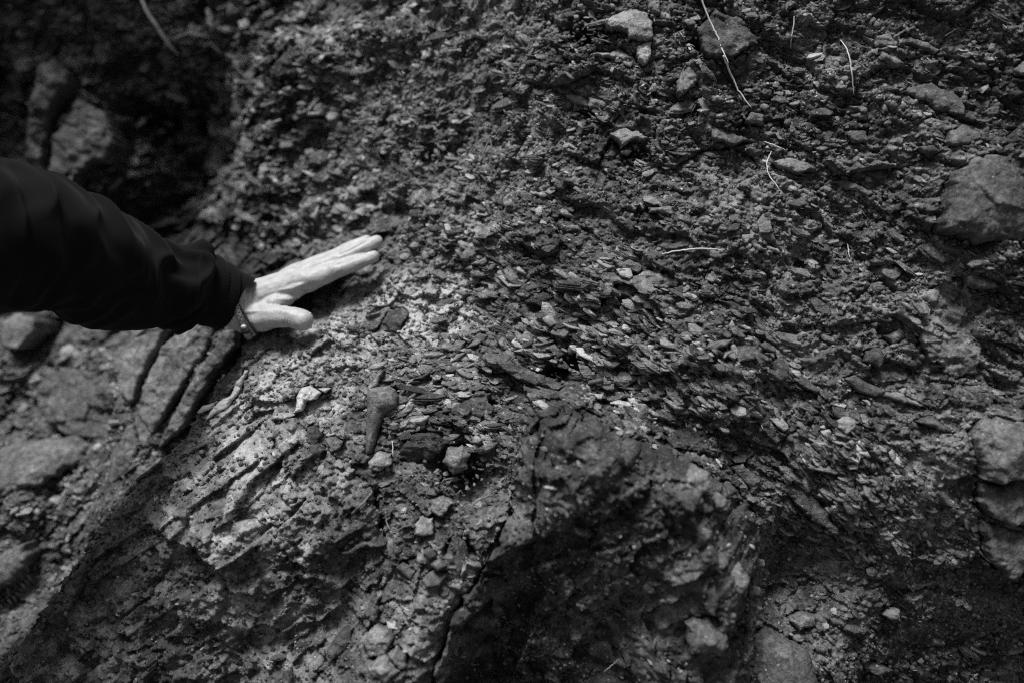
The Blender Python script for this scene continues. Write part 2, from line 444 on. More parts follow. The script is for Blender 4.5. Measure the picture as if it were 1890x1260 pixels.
# -- the two great boulders carry the broken ground of the bank itself
BA = [(-30,1275),(20,1200),(62,1140),(112,1075),(150,1012),(188,952),(215,915),(262,868),(315,838),(400,800),(470,775),(530,770),(600,800),(640,850),(690,875),(715,930),(725,1000),(720,1080),(690,1130),(640,1165),(600,1215),(590,1300),(-30,1300)]
BB = [(965,812),(1000,770),(1040,748),(1085,765),(1140,800),(1190,812),(1260,842),(1310,872),(1360,900),(1400,950),(1395,1010),(1385,1080),(1370,1150),(1380,1290),(800,1290),(812,1200),(850,1110),(880,1060),(915,1010),(940,950),(955,880)]
def boulder_face(dark, sd):
    def f(X, Y):
        h = FRONT(X, Y)
        wx = fbm(X * 9, Y * 9, 191 + sd, 3) * .035
        a, b = rot(X + wx, Y + wx * .7, 38 if sd == 0 else 60)
        h1, e1, r1 = plates(a / .085, b / .045, 140 + sd, -.2, .45)
        h2, e2, r2 = plates(a / .030, b / .018, 150 + sd, -.2, .7)
        h3, e3, r3 = plates(X / .0105, Y / .0075, 160 + sd, -.3, .9)
        h4, e4, r4 = plates(X / .005, Y / .0042, 170 + sd, -.3, 1.0)
        rough = sm(fbm(X * 8, Y * 8, 181 + sd, 3) * .9 + .5)
        h = h + h1 * (.020 if sd == 0 else .030) + h2 * .0125 + h3 * .0044 * (.5 + rough) + h4 * .0022 * (.4 + rough) + fbm(X * 22, Y * 22, 182 + sd, 4, .55) * .009 + fbm(X * 150, Y * 150, 183, 3, .6) * .0012
        cr = zone('crust', X, Y, .06)
        t = .44 + dark + .22 * fbm(X * 9, Y * 9, 184 + sd, 3) + .14 * fbm(X * 40, Y * 40, 185 + sd, 3) + .10 * (r2 - .5) + .14 * (r3 - .5) + .24 * cr
        ve = np.exp(-((fbm(a * 5, b * 20, 186 + sd, 3)) / .10) ** 2)
        t = t + ve * (.20 if sd == 0 else .08) * (.4 + cr)
        return h, np.clip(t, .05, 1.1)
    return f
boulderA = stone('boulder', 'boulder', 'huge pale crusted boulder at the lower left, its long edge dropping beside the shaded ledges', BA, rise=.006, edge=.014, step=.00145, depth=.12, w=.0, hfun=boulder_face(0, 0), mat=M_STONE, jag=1.6)
def settle(P, f, rise):
    s_ = sdf_poly(GU, GV, P)
    GH[:] = np.where(s_ > .004, f(GU, GV)[0] + rise, GH)
settle(CLAIMED[0], boulder_face(0, 0), .006)
boulderB = stone('boulder', 'boulder', 'large dark rough boulder at the bottom centre under the shale flakes', BB, rise=.020, edge=.009, step=.00145, depth=.12, w=.07, hfun=boulder_face(-.15, 7), mat=M_STONE, jag=1.6)

settle(CLAIMED[1], boulder_face(-.15, 7), .020)
# ------------------------------------------------------------------ stones one can tell apart
S_ = [
 # label, outline, tone, tilt, options
 ('largest pale angular slab near the top, above a narrow pale wedge', [(1113,43),(1135,24),(1163,13),(1193,27),(1205,50),(1202,77),(1177,83),(1140,57)], .66, (.15,-.45), dict(rise=.010)),
 ('narrow pale wedge of stone pointing down just below the angular slab', [(1170,85),(1203,79),(1197,117),(1187,125),(1177,113)], .72, (0,-.2), dict(rise=.008)),
 ('small pale stone cut off by the upper border above the angular slab', [(1193,-8),(1218,-8),(1217,30),(1197,20)], .62, (0,-.3), {}),
 ('flat pale stone to the left of the narrow wedge', [(1097,100),(1120,98),(1143,92),(1163,107),(1150,117),(1123,108)], .75, (0,-.7), dict(rise=.006)),
 ('left half of the split leaf shaped flake above a dark hollow', [(1040,177),(1056,174),(1073,177),(1085,187),(1083,200),(1060,193)], .62, (0,-.55), dict(rise=.007,jag=.5)),
 ('right half of the split leaf shaped flake above a dark hollow', [(1088,181),(1110,187),(1124,197),(1107,203),(1088,201)], .66, (0,-.5), dict(rise=.007,jag=.5)),
 ('pale curled stone jutting over a deep shadow in the upper middle', [(1121,247),(1150,240),(1177,248),(1199,260),(1163,263),(1145,273),(1138,263)], .68, (.1,-.6), dict(rise=.014)),
 ('small pale tongue of stone under the curled stone', [(1146,283),(1156,277),(1166,281),(1158,287)], .72, (0,-.4), dict(rise=.01)),
 ('small light oval flake left of the long shale ledges', [(986,357),(1007,353),(1020,364),(1000,368)], .75, (0,-.6), dict(rise=.006,jag=.4)),
 ('flat brick shaped shale piece above the white horizontal stem', [(1197,383),(1243,381),(1246,397),(1197,394)], .60, (0,-.5), dict(rise=.006)),
 ('broad dark rounded rock behind the longest dry stem', [(1285,60),(1300,35),(1320,20),(1360,40),(1397,77),(1372,97),(1343,117),(1297,112)], .34, (.1,-.35), dict(rise=.012,cell=.035)),
 ('grey slab with a sloping edge to the left of the rounded rock', [(1248,150),(1268,125),(1297,125),(1287,152),(1252,182)], .48, (0,-.3), dict(rise=.006)),
 ('blocky stone at the upper end of the arched slabs', [(1617,67),(1640,62),(1657,80),(1650,92),(1620,86)], .52, (0,-.4), {}),
 ('long arched pale slab in the upper right', [(1658,70),(1690,73),(1712,84),(1729,98),(1720,104),(1690,88),(1660,83)], .56, (0,-.5), dict(rise=.008,jag=.5)),
 ('tapering slab under the arched slab', [(1623,93),(1647,100),(1673,125),(1650,121),(1627,110)], .50, (0,-.5), {}),
 ('big smooth dark slab bent downward in the upper right', [(1667,170),(1717,153),(1753,173),(1770,200),(1785,232),(1753,219),(1720,200),(1690,185)], .38, (.1,-.3), dict(rise=.010,facet=.5,cell=.03)),
 ('pale five sided slab below the bent dark slab', [(1750,245),(1780,230),(1812,250),(1787,267),(1750,271)], .52, (0,-.45), dict(facet=.6)),
 ('dark oval flake left of the large right hand boulder', [(1695,271),(1720,269),(1733,283),(1717,289),(1700,281)], .40, (0,-.3), dict(rise=.006,jag=.3,facet=.4)),
 ('long flat slab beside the hooked dry stem', [(1425,298),(1460,292),(1497,307),(1501,318),(1473,321),(1440,309)], .50, (0,-.45), dict(rise=.007)),
 ('rounded lump at the lower end of the longest dry stem', [(1372,227),(1383,208),(1407,215),(1406,233)], .50, (0,-.4), dict(rise=.01)),
 ('broad tapering slab left of the hooked dry stem', [(1313,230),(1357,247),(1393,263),(1357,268),(1315,258)], .50, (0,-.45), dict(rise=.006)),
 ('slender tilted flake near the upper right corner', [(1780,107),(1807,113),(1828,134),(1800,124)], .55, (0,-.5), {}),
 ('ribbed plate cut off by the right border near the top', [(1871,130),(1900,98),(1900,142),(1877,142)], .45, (0,-.3), dict(mat='shale')),
 ('upper of two flat slabs in the middle of the upper right', [(1568,212),(1603,206),(1597,223),(1573,221)], .48, (0,-.5), {}),
 ('lower of two flat slabs in the middle of the upper right', [(1558,243),(1603,239),(1597,264),(1570,264)], .50, (0,-.45), {}),
 ('long thin slab running down toward the big right hand boulder', [(1538,333),(1573,333),(1612,362),(1597,365),(1560,348)], .47, (0,-.5), dict(rise=.006)),
 ('upright angular stone on the crest right of the fingertips', [(846,482),(863,450),(878,446),(878,470),(862,484)], .50, (.2,-.3), dict(rise=.008)),
 ('tilted flat stone just right of the upright angular stone', [(872,488),(897,473),(903,483),(890,493)], .55, (0,-.5), dict(rise=.007)),
 ('small rounded plate under the tilted flat stone', [(898,501),(908,485),(916,488),(910,501)], .48, (0,-.4), dict(rise=.007)),
 ('pair of pale stacked pebbles just beyond the fingertips, the upper one', [(752,455),(765,449),(783,447),(785,457),(763,463)], .62, (0,-.6), dict(rise=.006,smooth=True)),
 ('pair of pale stacked pebbles just beyond the fingertips, the lower one', [(738,472),(748,466),(760,471),(755,482),(741,481)], .68, (0,-.4), dict(rise=.006)),
 ('broad grooved shale slab in the middle of the bank', [(1098,515),(1118,500),(1160,508),(1200,498),(1230,505),(1259,527),(1223,534),(1163,528)], .46, (.05,-.45), dict(rise=.007,mat='shale',cell=.03)),
 ('thick grooved block above the broad shale slab', [(1133,482),(1160,480),(1183,494),(1176,508),(1140,500)], .44, (.05,-.3), dict(rise=.012,mat='shale')),
 ('dark angular stone with a clean edge right of the thumb', [(692,614),(720,571),(743,567),(754,580),(743,610),(712,614)], .40, (.4,-.15), dict(rise=.006,facet=1.3,jag=.8,edge=.0015,dome=.1)),
 ('pale slanting facet against the dark angular stone', [(662,611),(680,581),(718,568),(693,614)], .60, (-.3,-.4), dict(rise=.005,facet=1.2,edge=.0015,dome=.1)),
 ('four sided shale plate at the left end of the flake pile', [(826,648),(843,627),(860,630),(850,651)], .52, (.2,-.4), dict(rise=.007,jag=.4)),
 ('long pale plate pointing up right beside the four sided one', [(862,641),(873,630),(899,622),(883,638)], .68, (0,-.6), dict(rise=.007,jag=.4)),
 ('thin plate below the long pale plate', [(832,668),(843,653),(861,650),(847,664)], .58, (0,-.5), dict(rise=.006,jag=.4)),
 ('bright flat flake on the flake pile, centre of the bank', [(948,648),(963,640),(984,642),(973,656)], .74, (0,-.7), dict(rise=.008,jag=.4)),
 ('grooved block with a dark broken end', [(1122,708),(1143,680),(1185,694),(1165,708),(1150,714)], .50, (0,-.35), dict(rise=.012,mat='shale')),
 ('white leaf shaped flake below the grooved block', [(1126,743),(1140,738),(1153,740),(1174,743),(1160,752),(1140,748)], .98, (0,-.6), dict(rise=.008,jag=.4)),
 ('smooth tongue shaped stone standing upright, broad end up', [(678,727),(686,717),(697,713),(718,712),(729,719),(735,730),(733,748),(713,763),(704,782),(700,797),(693,832),(680,834),(678,770)], .48, (-.1,-.3), dict(rise=.017,dome=.35,edge=.012,facet=.25,jag=.15,smooth=True)),
 ('triangular flake leaning on top of the tongue shaped stone', [(680,714),(697,690),(709,681),(700,710),(687,721)], .62, (.2,-.4), dict(rise=.012,jag=.4)),
 ('stack of cracked dark shale plates right of the tongue shaped stone', [(848,748),(877,720),(907,723),(903,737),(914,757),(890,768),(863,758)], .34, (0,-.3), dict(rise=.012,mat='shale')),
 ('long dark shard slanting down over the hollow', [(921,668),(950,670),(980,680),(1038,712),(1030,721),(980,704),(930,684)], .30, (0,-.4), dict(rise=.014,mat='shale')),
 ('round brown lump of rock below the flake pile', [(815,850),(828,824),(855,820),(869,835),(862,860),(840,871)], .52, (0,-.4), dict(rise=.015,dome=.5,edge=.01)),
 ('flat pale plate with a pointed end on the dark diagonal', [(1302,641),(1310,630),(1352,626),(1340,640),(1313,648)], .58, (0,-.5), dict(rise=.007,jag=.4)),
 ('bright small plate under the pointed plate', [(1326,651),(1352,643),(1350,650),(1333,663)], .74, (0,-.5), dict(rise=.007,jag=.4)),
 ('roof shaped slab right of the bright small plate', [(1348,655),(1363,640),(1393,638),(1424,667),(1393,661),(1360,668)], .42, (0,-.5), dict(rise=.010)),
 ('small dark plate behind the roof shaped slab', [(1397,637),(1410,628),(1428,640),(1428,649),(1407,648)], .38, (0,-.4), dict(rise=.006)),
 ('dark six sided block hanging under the roof shaped slab', [(1426,667),(1440,658),(1454,673),(1447,697),(1433,704),(1424,687)], .28, (.3,-.1), dict(rise=.012,facet=.5)),
 ('smooth dark eye shaped stone on the right slope', [(1555,698),(1577,692),(1610,711),(1629,721),(1610,731),(1580,722)], .34, (0,-.3), dict(rise=.010,jag=.3,facet=.4)),
 ('twin slanting plates left of the eye shaped stone', [(1455,697),(1473,692),(1508,717),(1508,728),(1490,721)], .36, (0,-.35), dict(rise=.010,mat='shale')),
 ('long flake sweeping down right from the eye shaped stone', [(1621,724),(1660,726),(1712,754),(1673,744)], .48, (0,-.5), dict(rise=.009)),
 ('bent flake above the right border boulders', [(1695,778),(1720,769),(1758,800),(1727,791)], .40, (0,-.35), dict(rise=.009)),
 ('square dark block set in the pale silt', [(1598,647),(1624,642),(1631,667),(1620,682),(1592,667)], .36, (.1,-.1), dict(rise=.007,facet=.5)),
 ('grey brick shaped stone above the square dark block', [(1629,620),(1663,607),(1668,623),(1643,634)], .44, (0,-.3), dict(rise=.006)),
 ('lens shaped slab near the right border', [(1780,509),(1807,509),(1845,527),(1813,538),(1787,528)], .46, (0,-.4), dict(rise=.009)),
 ('slim plate beside the right end of the white horizontal stem', [(1383,450),(1400,452),(1414,465),(1398,463)], .50, (0,-.4), dict(rise=.007)),
 ('slim lighter plate overlapping the slim plate', [(1405,452),(1433,459),(1441,470),(1417,464)], .58, (0,-.5), dict(rise=.008)),
 ('dark lens shaped shard in the pale silt', [(1322,553),(1353,555),(1378,570),(1374,581),(1347,571)], .22, (0,-.2), dict(rise=.006)),
 ('heart shaped pale stone below the eye shaped stone', [(1541,775),(1556,768),(1572,774),(1568,790),(1555,800),(1544,790)], .66, (0,-.3), dict(rise=.012)),
 ('short pale bar of stone on the dark diagonal', [(1447,768),(1468,760),(1468,766),(1452,774)], .76, (0,-.4), dict(rise=.008)),
 ('tall rough pale panel of rock on the right', [(1697,545),(1740,523),(1780,545),(1797,600),(1803,650),(1795,690),(1760,700),(1735,670),(1700,640)], .52, (.08,-.12), dict(rise=.0,cell=.03,dome=.0,facet=1.6,jag=2,edge=.002)),
 ('wedge of pale stone poking from the dark earth on the right', [(1590,737),(1600,735),(1607,745),(1603,757)], .62, (0,-.4), {}),
 ('large rounded boulder cut off by the right border, upper one', [(1737,425),(1745,380),(1760,335),(1800,292),(1845,278),(1910,300),(1910,455),(1850,445),(1800,452)], .36, (-.15,-.22), dict(rise=.012,edge=.02,dome=.3,facet=.6,cell=.05,depth=.06)),
 ('pale rounded boulder cut off by the right border, top of the cracked three', [(1797,806),(1812,780),(1850,770),(1910,785),(1910,882),(1870,878),(1840,888),(1812,880)], .46, (-.1,-.2), dict(rise=.014,edge=.012,dome=.3,facet=.5,cell=.05)),
 ('flat middle block of the cracked three by the right border', [(1806,893),(1842,892),(1872,884),(1910,890),(1910,972),(1860,966),(1822,950),(1806,925)], .42, (-.1,-.15), dict(rise=.012,edge=.008,facet=.7,cell=.05)),
 ('lowest block of the cracked three by the right border', [(1810,958),(1860,974),(1910,984),(1910,1050),(1860,1062),(1822,1030)], .36, (-.1,-.1), dict(rise=.010,edge=.008,facet=.7,cell=.05)),
 ('long white quartz sliver standing out below the wrist', [(387,777),(395,759),(416,735),(430,727),(443,698),(452,681),(460,683),(451,706),(443,727),(427,748),(403,764)], .68, (0,-.35), dict(rise=.014,mat='quartz',jag=.45,dome=.1)),
 ('short white quartz sliver left of the long one', [(369,760),(377,748),(402,740),(393,752),(372,764)], .5, (0,-.4), dict(rise=.014,mat='quartz')),
 ('white hooked quartz lump above the dark chunks', [(549,756),(549,730),(559,714),(573,711),(594,724),(586,735),(567,738),(561,756),(543,762)], .58, (0,-.3), dict(rise=.012,mat='quartz',jag=.4)),
 ('thin white quartz scrap right of the hooked lump', [(588,715),(612,716),(604,725)], .5, (0,-.4), dict(rise=.014,mat='quartz')),
 ('dark square chunk under the hooked quartz lump', [(566,786),(583,784),(595,801),(586,821),(570,816)], .30, (.1,-.3), dict(rise=.012)),
 ('rounded dark chunk below the square chunk', [(574,826),(588,818),(600,828),(592,840),(578,838)], .32, (0,-.3), dict(rise=.012)),
 ('egg shaped chunk right of the square chunk', [(603,809),(618,803),(634,812),(629,828),(614,833)], .44, (0,-.4), dict(rise=.012)),
 ('pale block with a cracked edge under the tongue shaped stone', [(680,850),(697,834),(721,838),(724,854),(702,868),(684,863)], .60, (0,-.3), dict(rise=.010)),
 ('very dark broken rock under the flake pile', [(740,815),(768,795),(815,798),(828,815),(803,842),(767,857),(740,846)], .12, (.2,.25), dict(rise=.010,mat='shale')),
 ('pale egg shaped stone above the small dark blocks', [(767,965),(780,952),(798,955),(801,980),(783,988),(767,981)], .74, (0,-.3), dict(rise=.012,facet=.4)),
 ('small square dark block below the egg shaped stone', [(782,1014),(793,1007),(806,1020),(794,1031)], .42, (0,-.2), dict(rise=.012,facet=.3,jag=.3)),
 ('oblong grey block touching the dark wedge', [(796,1037),(812,1029),(825,1040),(808,1051)], .48, (0,-.3), dict(rise=.012,facet=.3,jag=.3)),
 ('long grey block with a shaded end, lowest of the small blocks', [(782,1064),(800,1050),(828,1055),(812,1074),(790,1078)], .52, (0,-.35), dict(rise=.014,facet=.4,jag=.3)),
 ('slanting grey block, leftmost of the small blocks', [(732,1044),(743,1036),(769,1050),(760,1068)], .50, (0,-.3), dict(rise=.010,facet=.4,jag=.3)),
 ('pale chunk above the dark wedge', [(797,921),(817,911),(834,927),(817,948),(800,941)], .64, (0,-.3), dict(rise=.010)),
 ('pale cracked lump near the bottom centre, topmost of three', [(669,1178),(690,1156),(720,1156),(728,1180),(710,1198),(687,1204)], .64, (0,-.35), dict(rise=.012,dome=.4)),
 ('pale cracked lump near the bottom centre, lowest of three', [(676,1222),(710,1212),(738,1233),(713,1251),(687,1242)], .62, (0,-.35), dict(rise=.012,dome=.4)),
 ('pale cracked lump near the bottom centre, rightmost of three', [(719,1203),(733,1187),(754,1203),(751,1224),(738,1229)], .60, (0,-.3), dict(rise=.010)),
 ('dark leaf shaped cobble beside the pale cracked lumps', [(604,1198),(630,1160),(653,1157),(646,1186),(620,1210)], .34, (-.2,-.3), dict(rise=.012,facet=.4,dome=.4)),
 ('round knobbly lump low on the right flank of the dark boulder', [(1266,1150),(1310,1136),(1341,1160),(1341,1187),(1317,1204),(1270,1194)], .42, (0,-.35), dict(rise=.016,dome=.5,edge=.012)),
 ('broad smooth stone at the bottom right of the dark boulder', [(1392,1176),(1420,1160),(1460,1180),(1493,1207),(1502,1240),(1524,1275),(1385,1275)], .38, (0,-.35), dict(rise=.012,edge=.015,facet=.5)),
 ('grey capped stone above the broad smooth stone', [(1456,1141),(1480,1129),(1502,1133),(1498,1150),(1470,1158)], .50, (0,-.5), dict(rise=.010)),
 ('flat pointed stone near the bottom right', [(1585,1224),(1607,1216),(1648,1233),(1613,1241)], .46, (0,-.5), dict(rise=.010)),
 ('small pale cube of stone low on the right', [(1620,1128),(1633,1116),(1654,1120),(1654,1134),(1633,1138)], .60, (0,-.3), dict(rise=.012)),
 ('slanting slate with grooves at the right of the dark boulder', [(1349,860),(1370,856),(1398,880),(1394,897),(1383,904)], .36, (0,-.3), dict(rise=.010,mat='shale')),
 ('long grooved slate running down into shadow on the right', [(1430,885),(1467,888),(1497,907),(1524,945),(1540,985),(1500,960),(1460,920)], .30, (0,-.25), dict(rise=.010,mat='shale')),
 ('bright lump of quartz on the shoulder of the dark boulder', [(1312,918),(1322,906),(1336,918),(1326,932),(1314,930)], .62, (0,-.4), dict(rise=.022)),
 ('pale rounded knob at the right shoulder of the dark boulder', [(1262,872),(1280,858),(1306,868),(1306,895),(1284,908),(1265,896)], .56, (0,-.4), dict(rise=.016,dome=.5)),
 ('pale sheet of stone on the right flank of the dark boulder', [(1345,1050),(1368,1040),(1382,1065),(1372,1095),(1345,1088)], .54, (0,-.2), dict(rise=.006)),
 # the shaded left side, farther off
 ('tall narrow upright rock at the far left above the sleeve', [(46,320),(50,285),(58,220),(66,157),(84,122),(110,115),(140,143),(133,173),(104,205),(92,260),(84,320)], .34, (.3,.0), dict(rise=.02,facet=1.6,dome=.1,depth=.12,cell=.05,edge=.012,w=-.44,step=.002)),
 ('pale streaked rock right of the tall upright one', [(98,330),(94,280),(106,215),(143,182),(195,210),(215,258),(209,295),(170,303),(130,345)], .40, (.2,-.15), dict(rise=.01,facet=1.6,dome=.1,depth=.12,cell=.05,w=-.43,step=.002)),
 ('white oval pebble stuck in the shaded wall above the hand', [(600,217),(608,207),(624,204),(634,214),(624,222),(610,228)], .95, (0,-.5), dict(rise=.010,facet=.4,jag=.3,step=.0015)),
 ('pale upright splinter near the top left', [(383,20),(392,16),(399,30),(397,56),(388,54)], .78, (0,-.1), dict(rise=.015,step=.0018)),
 ('pale splinter hanging in the upper left corner', [(150,38),(156,22),(160,40),(154,46)], .75, (0,-.1), dict(rise=.015,step=.0018)),
 ('small pale wedge in the shaded wall above the wrist', [(576,402),(586,384),(590,392),(586,408)], .82, (0,-.3), dict(rise=.010,step=.0015)),
 ('broad smooth shaded slab at the left below the sleeve', [(62,725),(76,686),(130,682),(204,682),(222,722),(240,758),(222,806),(130,803),(88,778)], .45, (.2,-.15), dict(rise=.012,dome=.04,jag=.6,facet=.7,depth=.1,cell=.08,step=.002,w=-.325)),
 ('pointed slab leaning between the broad slab and the long slab', [(203,652),(262,620),(308,606),(288,650),(264,705),(250,745),(226,722)], .53, (.3,-.2), dict(rise=.012,dome=.04,jag=.6,facet=.8,depth=.1,cell=.06,step=.002,w=-.262)),
 ('long pale slab leaning up toward the cuff', [(250,785),(268,700),(300,640),(340,600),(412,600),(380,658),(345,705),(310,760),(270,832)], .56, (.35,-.15), dict(rise=.012,dome=.04,jag=.6,facet=.8,depth=.1,cell=.06,step=.002,w=-.212)),
 ('narrow dark slab between the long pale slab and the great boulder', [(282,832),(315,768),(352,705),(392,655),(418,612),(448,606),(440,640),(400,690),(368,730),(335,790)], .46, (.45,-.05), dict(rise=.010,dome=.04,jag=.6,facet=.8,depth=.1,cell=.06,step=.002,w=-.16)),
 ('small streaked slab at the foot of the long pale slab', [(208,842),(236,790),(252,782),(266,828),(240,872),(214,894)], .56, (.3,-.2), dict(rise=.015,facet=.5,depth=.08,step=.002,w=-.22)),
 ('smooth pale mound at the left border', [(-30,838),(40,815),(120,808),(160,822),(150,850),(95,885),(40,905),(-30,935)], .50, (.1,-.7), dict(rise=.02,facet=.4,depth=.08,step=.002,w=-.27,edge=.02)),
 ('shaded blade of rock at the left border under the mound', [(-30,1050),(20,1012),(48,1000),(54,1030),(40,1062),(-30,1110)], .50, (.1,-.3), dict(rise=.02,facet=.4,depth=.08,step=.002,w=-.20,edge=.01)),
 ('dim rock showing under the elbow of the sleeve', [(10,600),(30,580),(70,585),(78,610),(50,640),(14,642)], .52, (.1,-.3), dict(rise=.02,facet=.5,depth=.08,step=.002,w=-.38)),
]
_m = {'shale': M_SHALE, 'quartz': M_QUARTZ}
for label, poly, tone, tilt, op in S_:
    op = dict(op); mt = _m.get(op.pop('mat', None), M_STONE)
    area = (max(p[0] for p in poly) - min(p[0] for p in poly)) * (max(p[1] for p in poly) - min(p[1] for p in poly))
    if 'slab' in label or 'slate' in label: nm = 'slab'
    elif 'boulder' in label.split(' cut')[0]: nm = 'boulder'
    elif 'quartz' in label: nm = 'quartz_lump'
    elif 'flake' in label or 'plate' in label or 'shard' in label: nm = 'rock_flake'
    elif 'block' in label: nm = 'rock_block'
    elif 'pebble' in label: nm = 'pebble'
    else: nm = 'stone'
    stone(nm, nm.replace('_', ' '), label, poly, tone=tone, tilt=tilt, mat=mt, **op)

# a thin keeled wedge standing in its hollow
def wedge():
    w = hit(845, 1060) - .004
    L = [(823,1040),(826,1013),(832,998),(845,989)]; Rr = [(865,1040),(864,1013),(858,998),(845,989)]
    keel = [(846,1054),(846,1035),(846,1010),(845,989)]
    V = []; Fc = []
    for i in range(4):
        V.append(pix(*L[i], w)); V.append(pix(*keel[i], w + .012 - .003 * i)); V.append(pix(*Rr[i], w - .002)); V.append(pix(*keel[i], w - .012))
    for i in range(3):
        a = i * 4; b = a + 4
        for k in range(4):
            Fc.append((a + k, a + (k + 1) % 4, b + (k + 1) % 4, b + k))
    Fc.append((3, 2, 1, 0))
    o = link('rock_wedge', np.array(V), Fc, M_STONE, tone=.38)
    tag(o, 'keeled dark wedge of rock standing in a shadowed hollow near the bottom centre', 'rock wedge')
wedge()

# ------------------------------------------------------------------ the bank itself
def axis(lo, hi, a, b, fine, mid, a2, b2):
    xs = [lo]
    while xs[-1] < hi:
        x = xs[-1]
        d = fine if a <= x < b else (mid if a2 <= x < b2 else (.014 if -1.4 < x < 1.2 else .035))
        xs.append(x + d)
    return np.array(xs)
au = axis(-4.2, 4.2, -.60, .60, .00125, .003, -.95, .64)
av = axis(-1.25, 2.6, -.40, .40, .00125, .003, -.44, .62)
U_, V_ = np.meshgrid(au, av)
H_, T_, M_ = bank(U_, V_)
out_ = np.maximum(np.maximum((-.95 - U_) / .3, (U_ - .66) / .3), np.maximum((-.46 - V_) / .3, (V_ - .64) / .3))
away = sm(out_)                          # beyond the picture the bank rolls on in broader lumps
H_ = H_ * (1 - away * .7) + away * (fbm(U_ * 2.2, V_ * 2.6, 501, 4) * .10 + plates(U_ / .35, V_ / .22, 502, -.4, .5)[0] * .05)
H_ = H_ - np.clip(V_ - 2.0, 0, None) * 7 - np.clip(np.abs(U_) - 3.2, 0, None) ** 2 * .8
for P, gap in zip(CLAIMED[:2], (.001, .004)):                      # hollows in the bank where the boulders sit
    s = sdf_poly(U_, V_, P) + fbm(U_ * 40, V_ * 40, 77, 3) * .004
    H_ = H_ - sm((s + gap) / .012) * .030
for P in CLAIMED[2:]:
    lo = P.min(0) - .006; hi = P.max(0) + .006
    i0, i1 = np.searchsorted(au, [lo[0], hi[0]]); j0, j1 = np.searchsorted(av, [lo[1], hi[1]])
    if i1 <= i0 or j1 <= j0: continue
    s = sdf_poly(U_[j0:j1, i0:i1], V_[j0:j1, i0:i1], P)
    H_[j0:j1, i0:i1] -= sm((s + .002) / .003) * .010
# a few burrows and undercuts in the bank
for (px, py, r, dp) in [(1274,213,.008,.035),(1078,212,.016,.03),(1185,282,.020,.03),(330,235,.05,.08),(860,95,.012,.02),(1300,75,.014,.025),(834,1022,.010,.03),(858,1022,.010,.03),(845,1005,.010,.03),(845,860,.03,.03),(850,905,.028,.02),(1080,55,.02,.03),(1100,60,.015,.03),(780,285,.018,.03),(1480,488,.007,.02),(1030,690,.014,.03),(1070,675,.018,.03)]:
    w = hit(px, py); c = pix(px, py, w)
    dd = np.sqrt((U_ - c[0]) ** 2 + ((V_ - c[1]) * 1.5) ** 2) + fbm(U_ * 60, V_ * 60, 3, 2) * .004
    H_ = H_ - dp * sm(1.5 - dd / r)
VV = np.stack([U_.ravel(), V_.ravel(), H_.ravel()], -1)
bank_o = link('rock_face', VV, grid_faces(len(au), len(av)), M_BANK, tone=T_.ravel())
bank_o['kind'] = 'structure'
g = np.array([[-420, -420, 0], [420, -420, 0], [420, 420, 0], [-420, 420, 0]], float)
go = link('ground', g, [(0, 1, 2, 3)], M_GROUND, world_coords=True); go['kind'] = 'structure'

# ------------------------------------------------------------------ loose shale: the larger flakes one by one, the rest as rubble
rng = np.random.default_rng(11)
def shard_local(n, size, rg):
    """n flakes as 6-sided chips with a broken second layer; returns verts (n,18,3) in the flake's own axes"""
    k = 6
    ang = np.linspace(0, 2 * math.pi, k, endpoint=False)[None] + rg.uniform(-.35, .35, (n, k))
    rad = rg.uniform(.62, 1.1, (n, k))
    el = rg.uniform(.38, .75, (n, 1))
    x = np.cos(ang) * rad; y = np.sin(ang) * rad * el
    th = rg.uniform(.05, .17, (n, 1))
    z1 = np.repeat(th, k, 1) + rg.uniform(-.03, .03, (n, k)) + x * rg.uniform(-.05, .05, (n, 1))
    top = np.stack([x * .90, y * .88, z1], -1)
    mid = np.stack([x, y, z1 - th * .5 - .02], -1)
    bot = np.stack([x * .93 + .02, y * .9, -np.repeat(th, k, 1)], -1)
    return np.concatenate([top, mid, bot], 1) * size[:, None, None] * .5
SF = [(0,1,2,3,4,5), (17,16,15,14,13,12)]
for r_ in (0, 6):
    for k in range(6):
        a = r_ + k; b = r_ + (k + 1) % 6
        SF.append((a, a + 6, b + 6, b))
SFt = []
for f in SF:
    for i in range(1, len(f) - 1): SFt.append((f[0], f[i], f[i + 1]))
SFt = np.array(SFt)

def bedding(u, v):
    """direction of the shale layers, degrees, at a place on the bank"""
    a = -22 + 10 * sm((u - .1) / .3) * 0 - 12 * sm((u - .05) / .25) * sm((.12 - v) / .2)
    a = a + 34 * sm((-u + .02) / .16)
    a = np.where(v > .17, a * .4 + 0, a)
    return a
def frames(u, v, rg, spread=30):
    n = len(u)
    a = np.radians(bedding(u, v) + rg.normal(0, spread, n) * (1 - .35 * zone('flakes', u, v)))
    Lx = np.stack([np.cos(a), np.sin(a), rg.normal(0, .25, n)], -1)
    Lx /= np.linalg.norm(Lx, axis=1, keepdims=True)
    N = np.stack([rg.normal(0, .28, n), .62 + rg.normal(0, .28, n), .62 + rg.normal(0, .25, n)], -1)
    N -= (N * Lx).sum(1, keepdims=True) * Lx
    N /= np.linalg.norm(N, axis=1, keepdims=True)
    B = np.cross(N, Lx)
    return np.stack([Lx, B, N], -1)       # columns

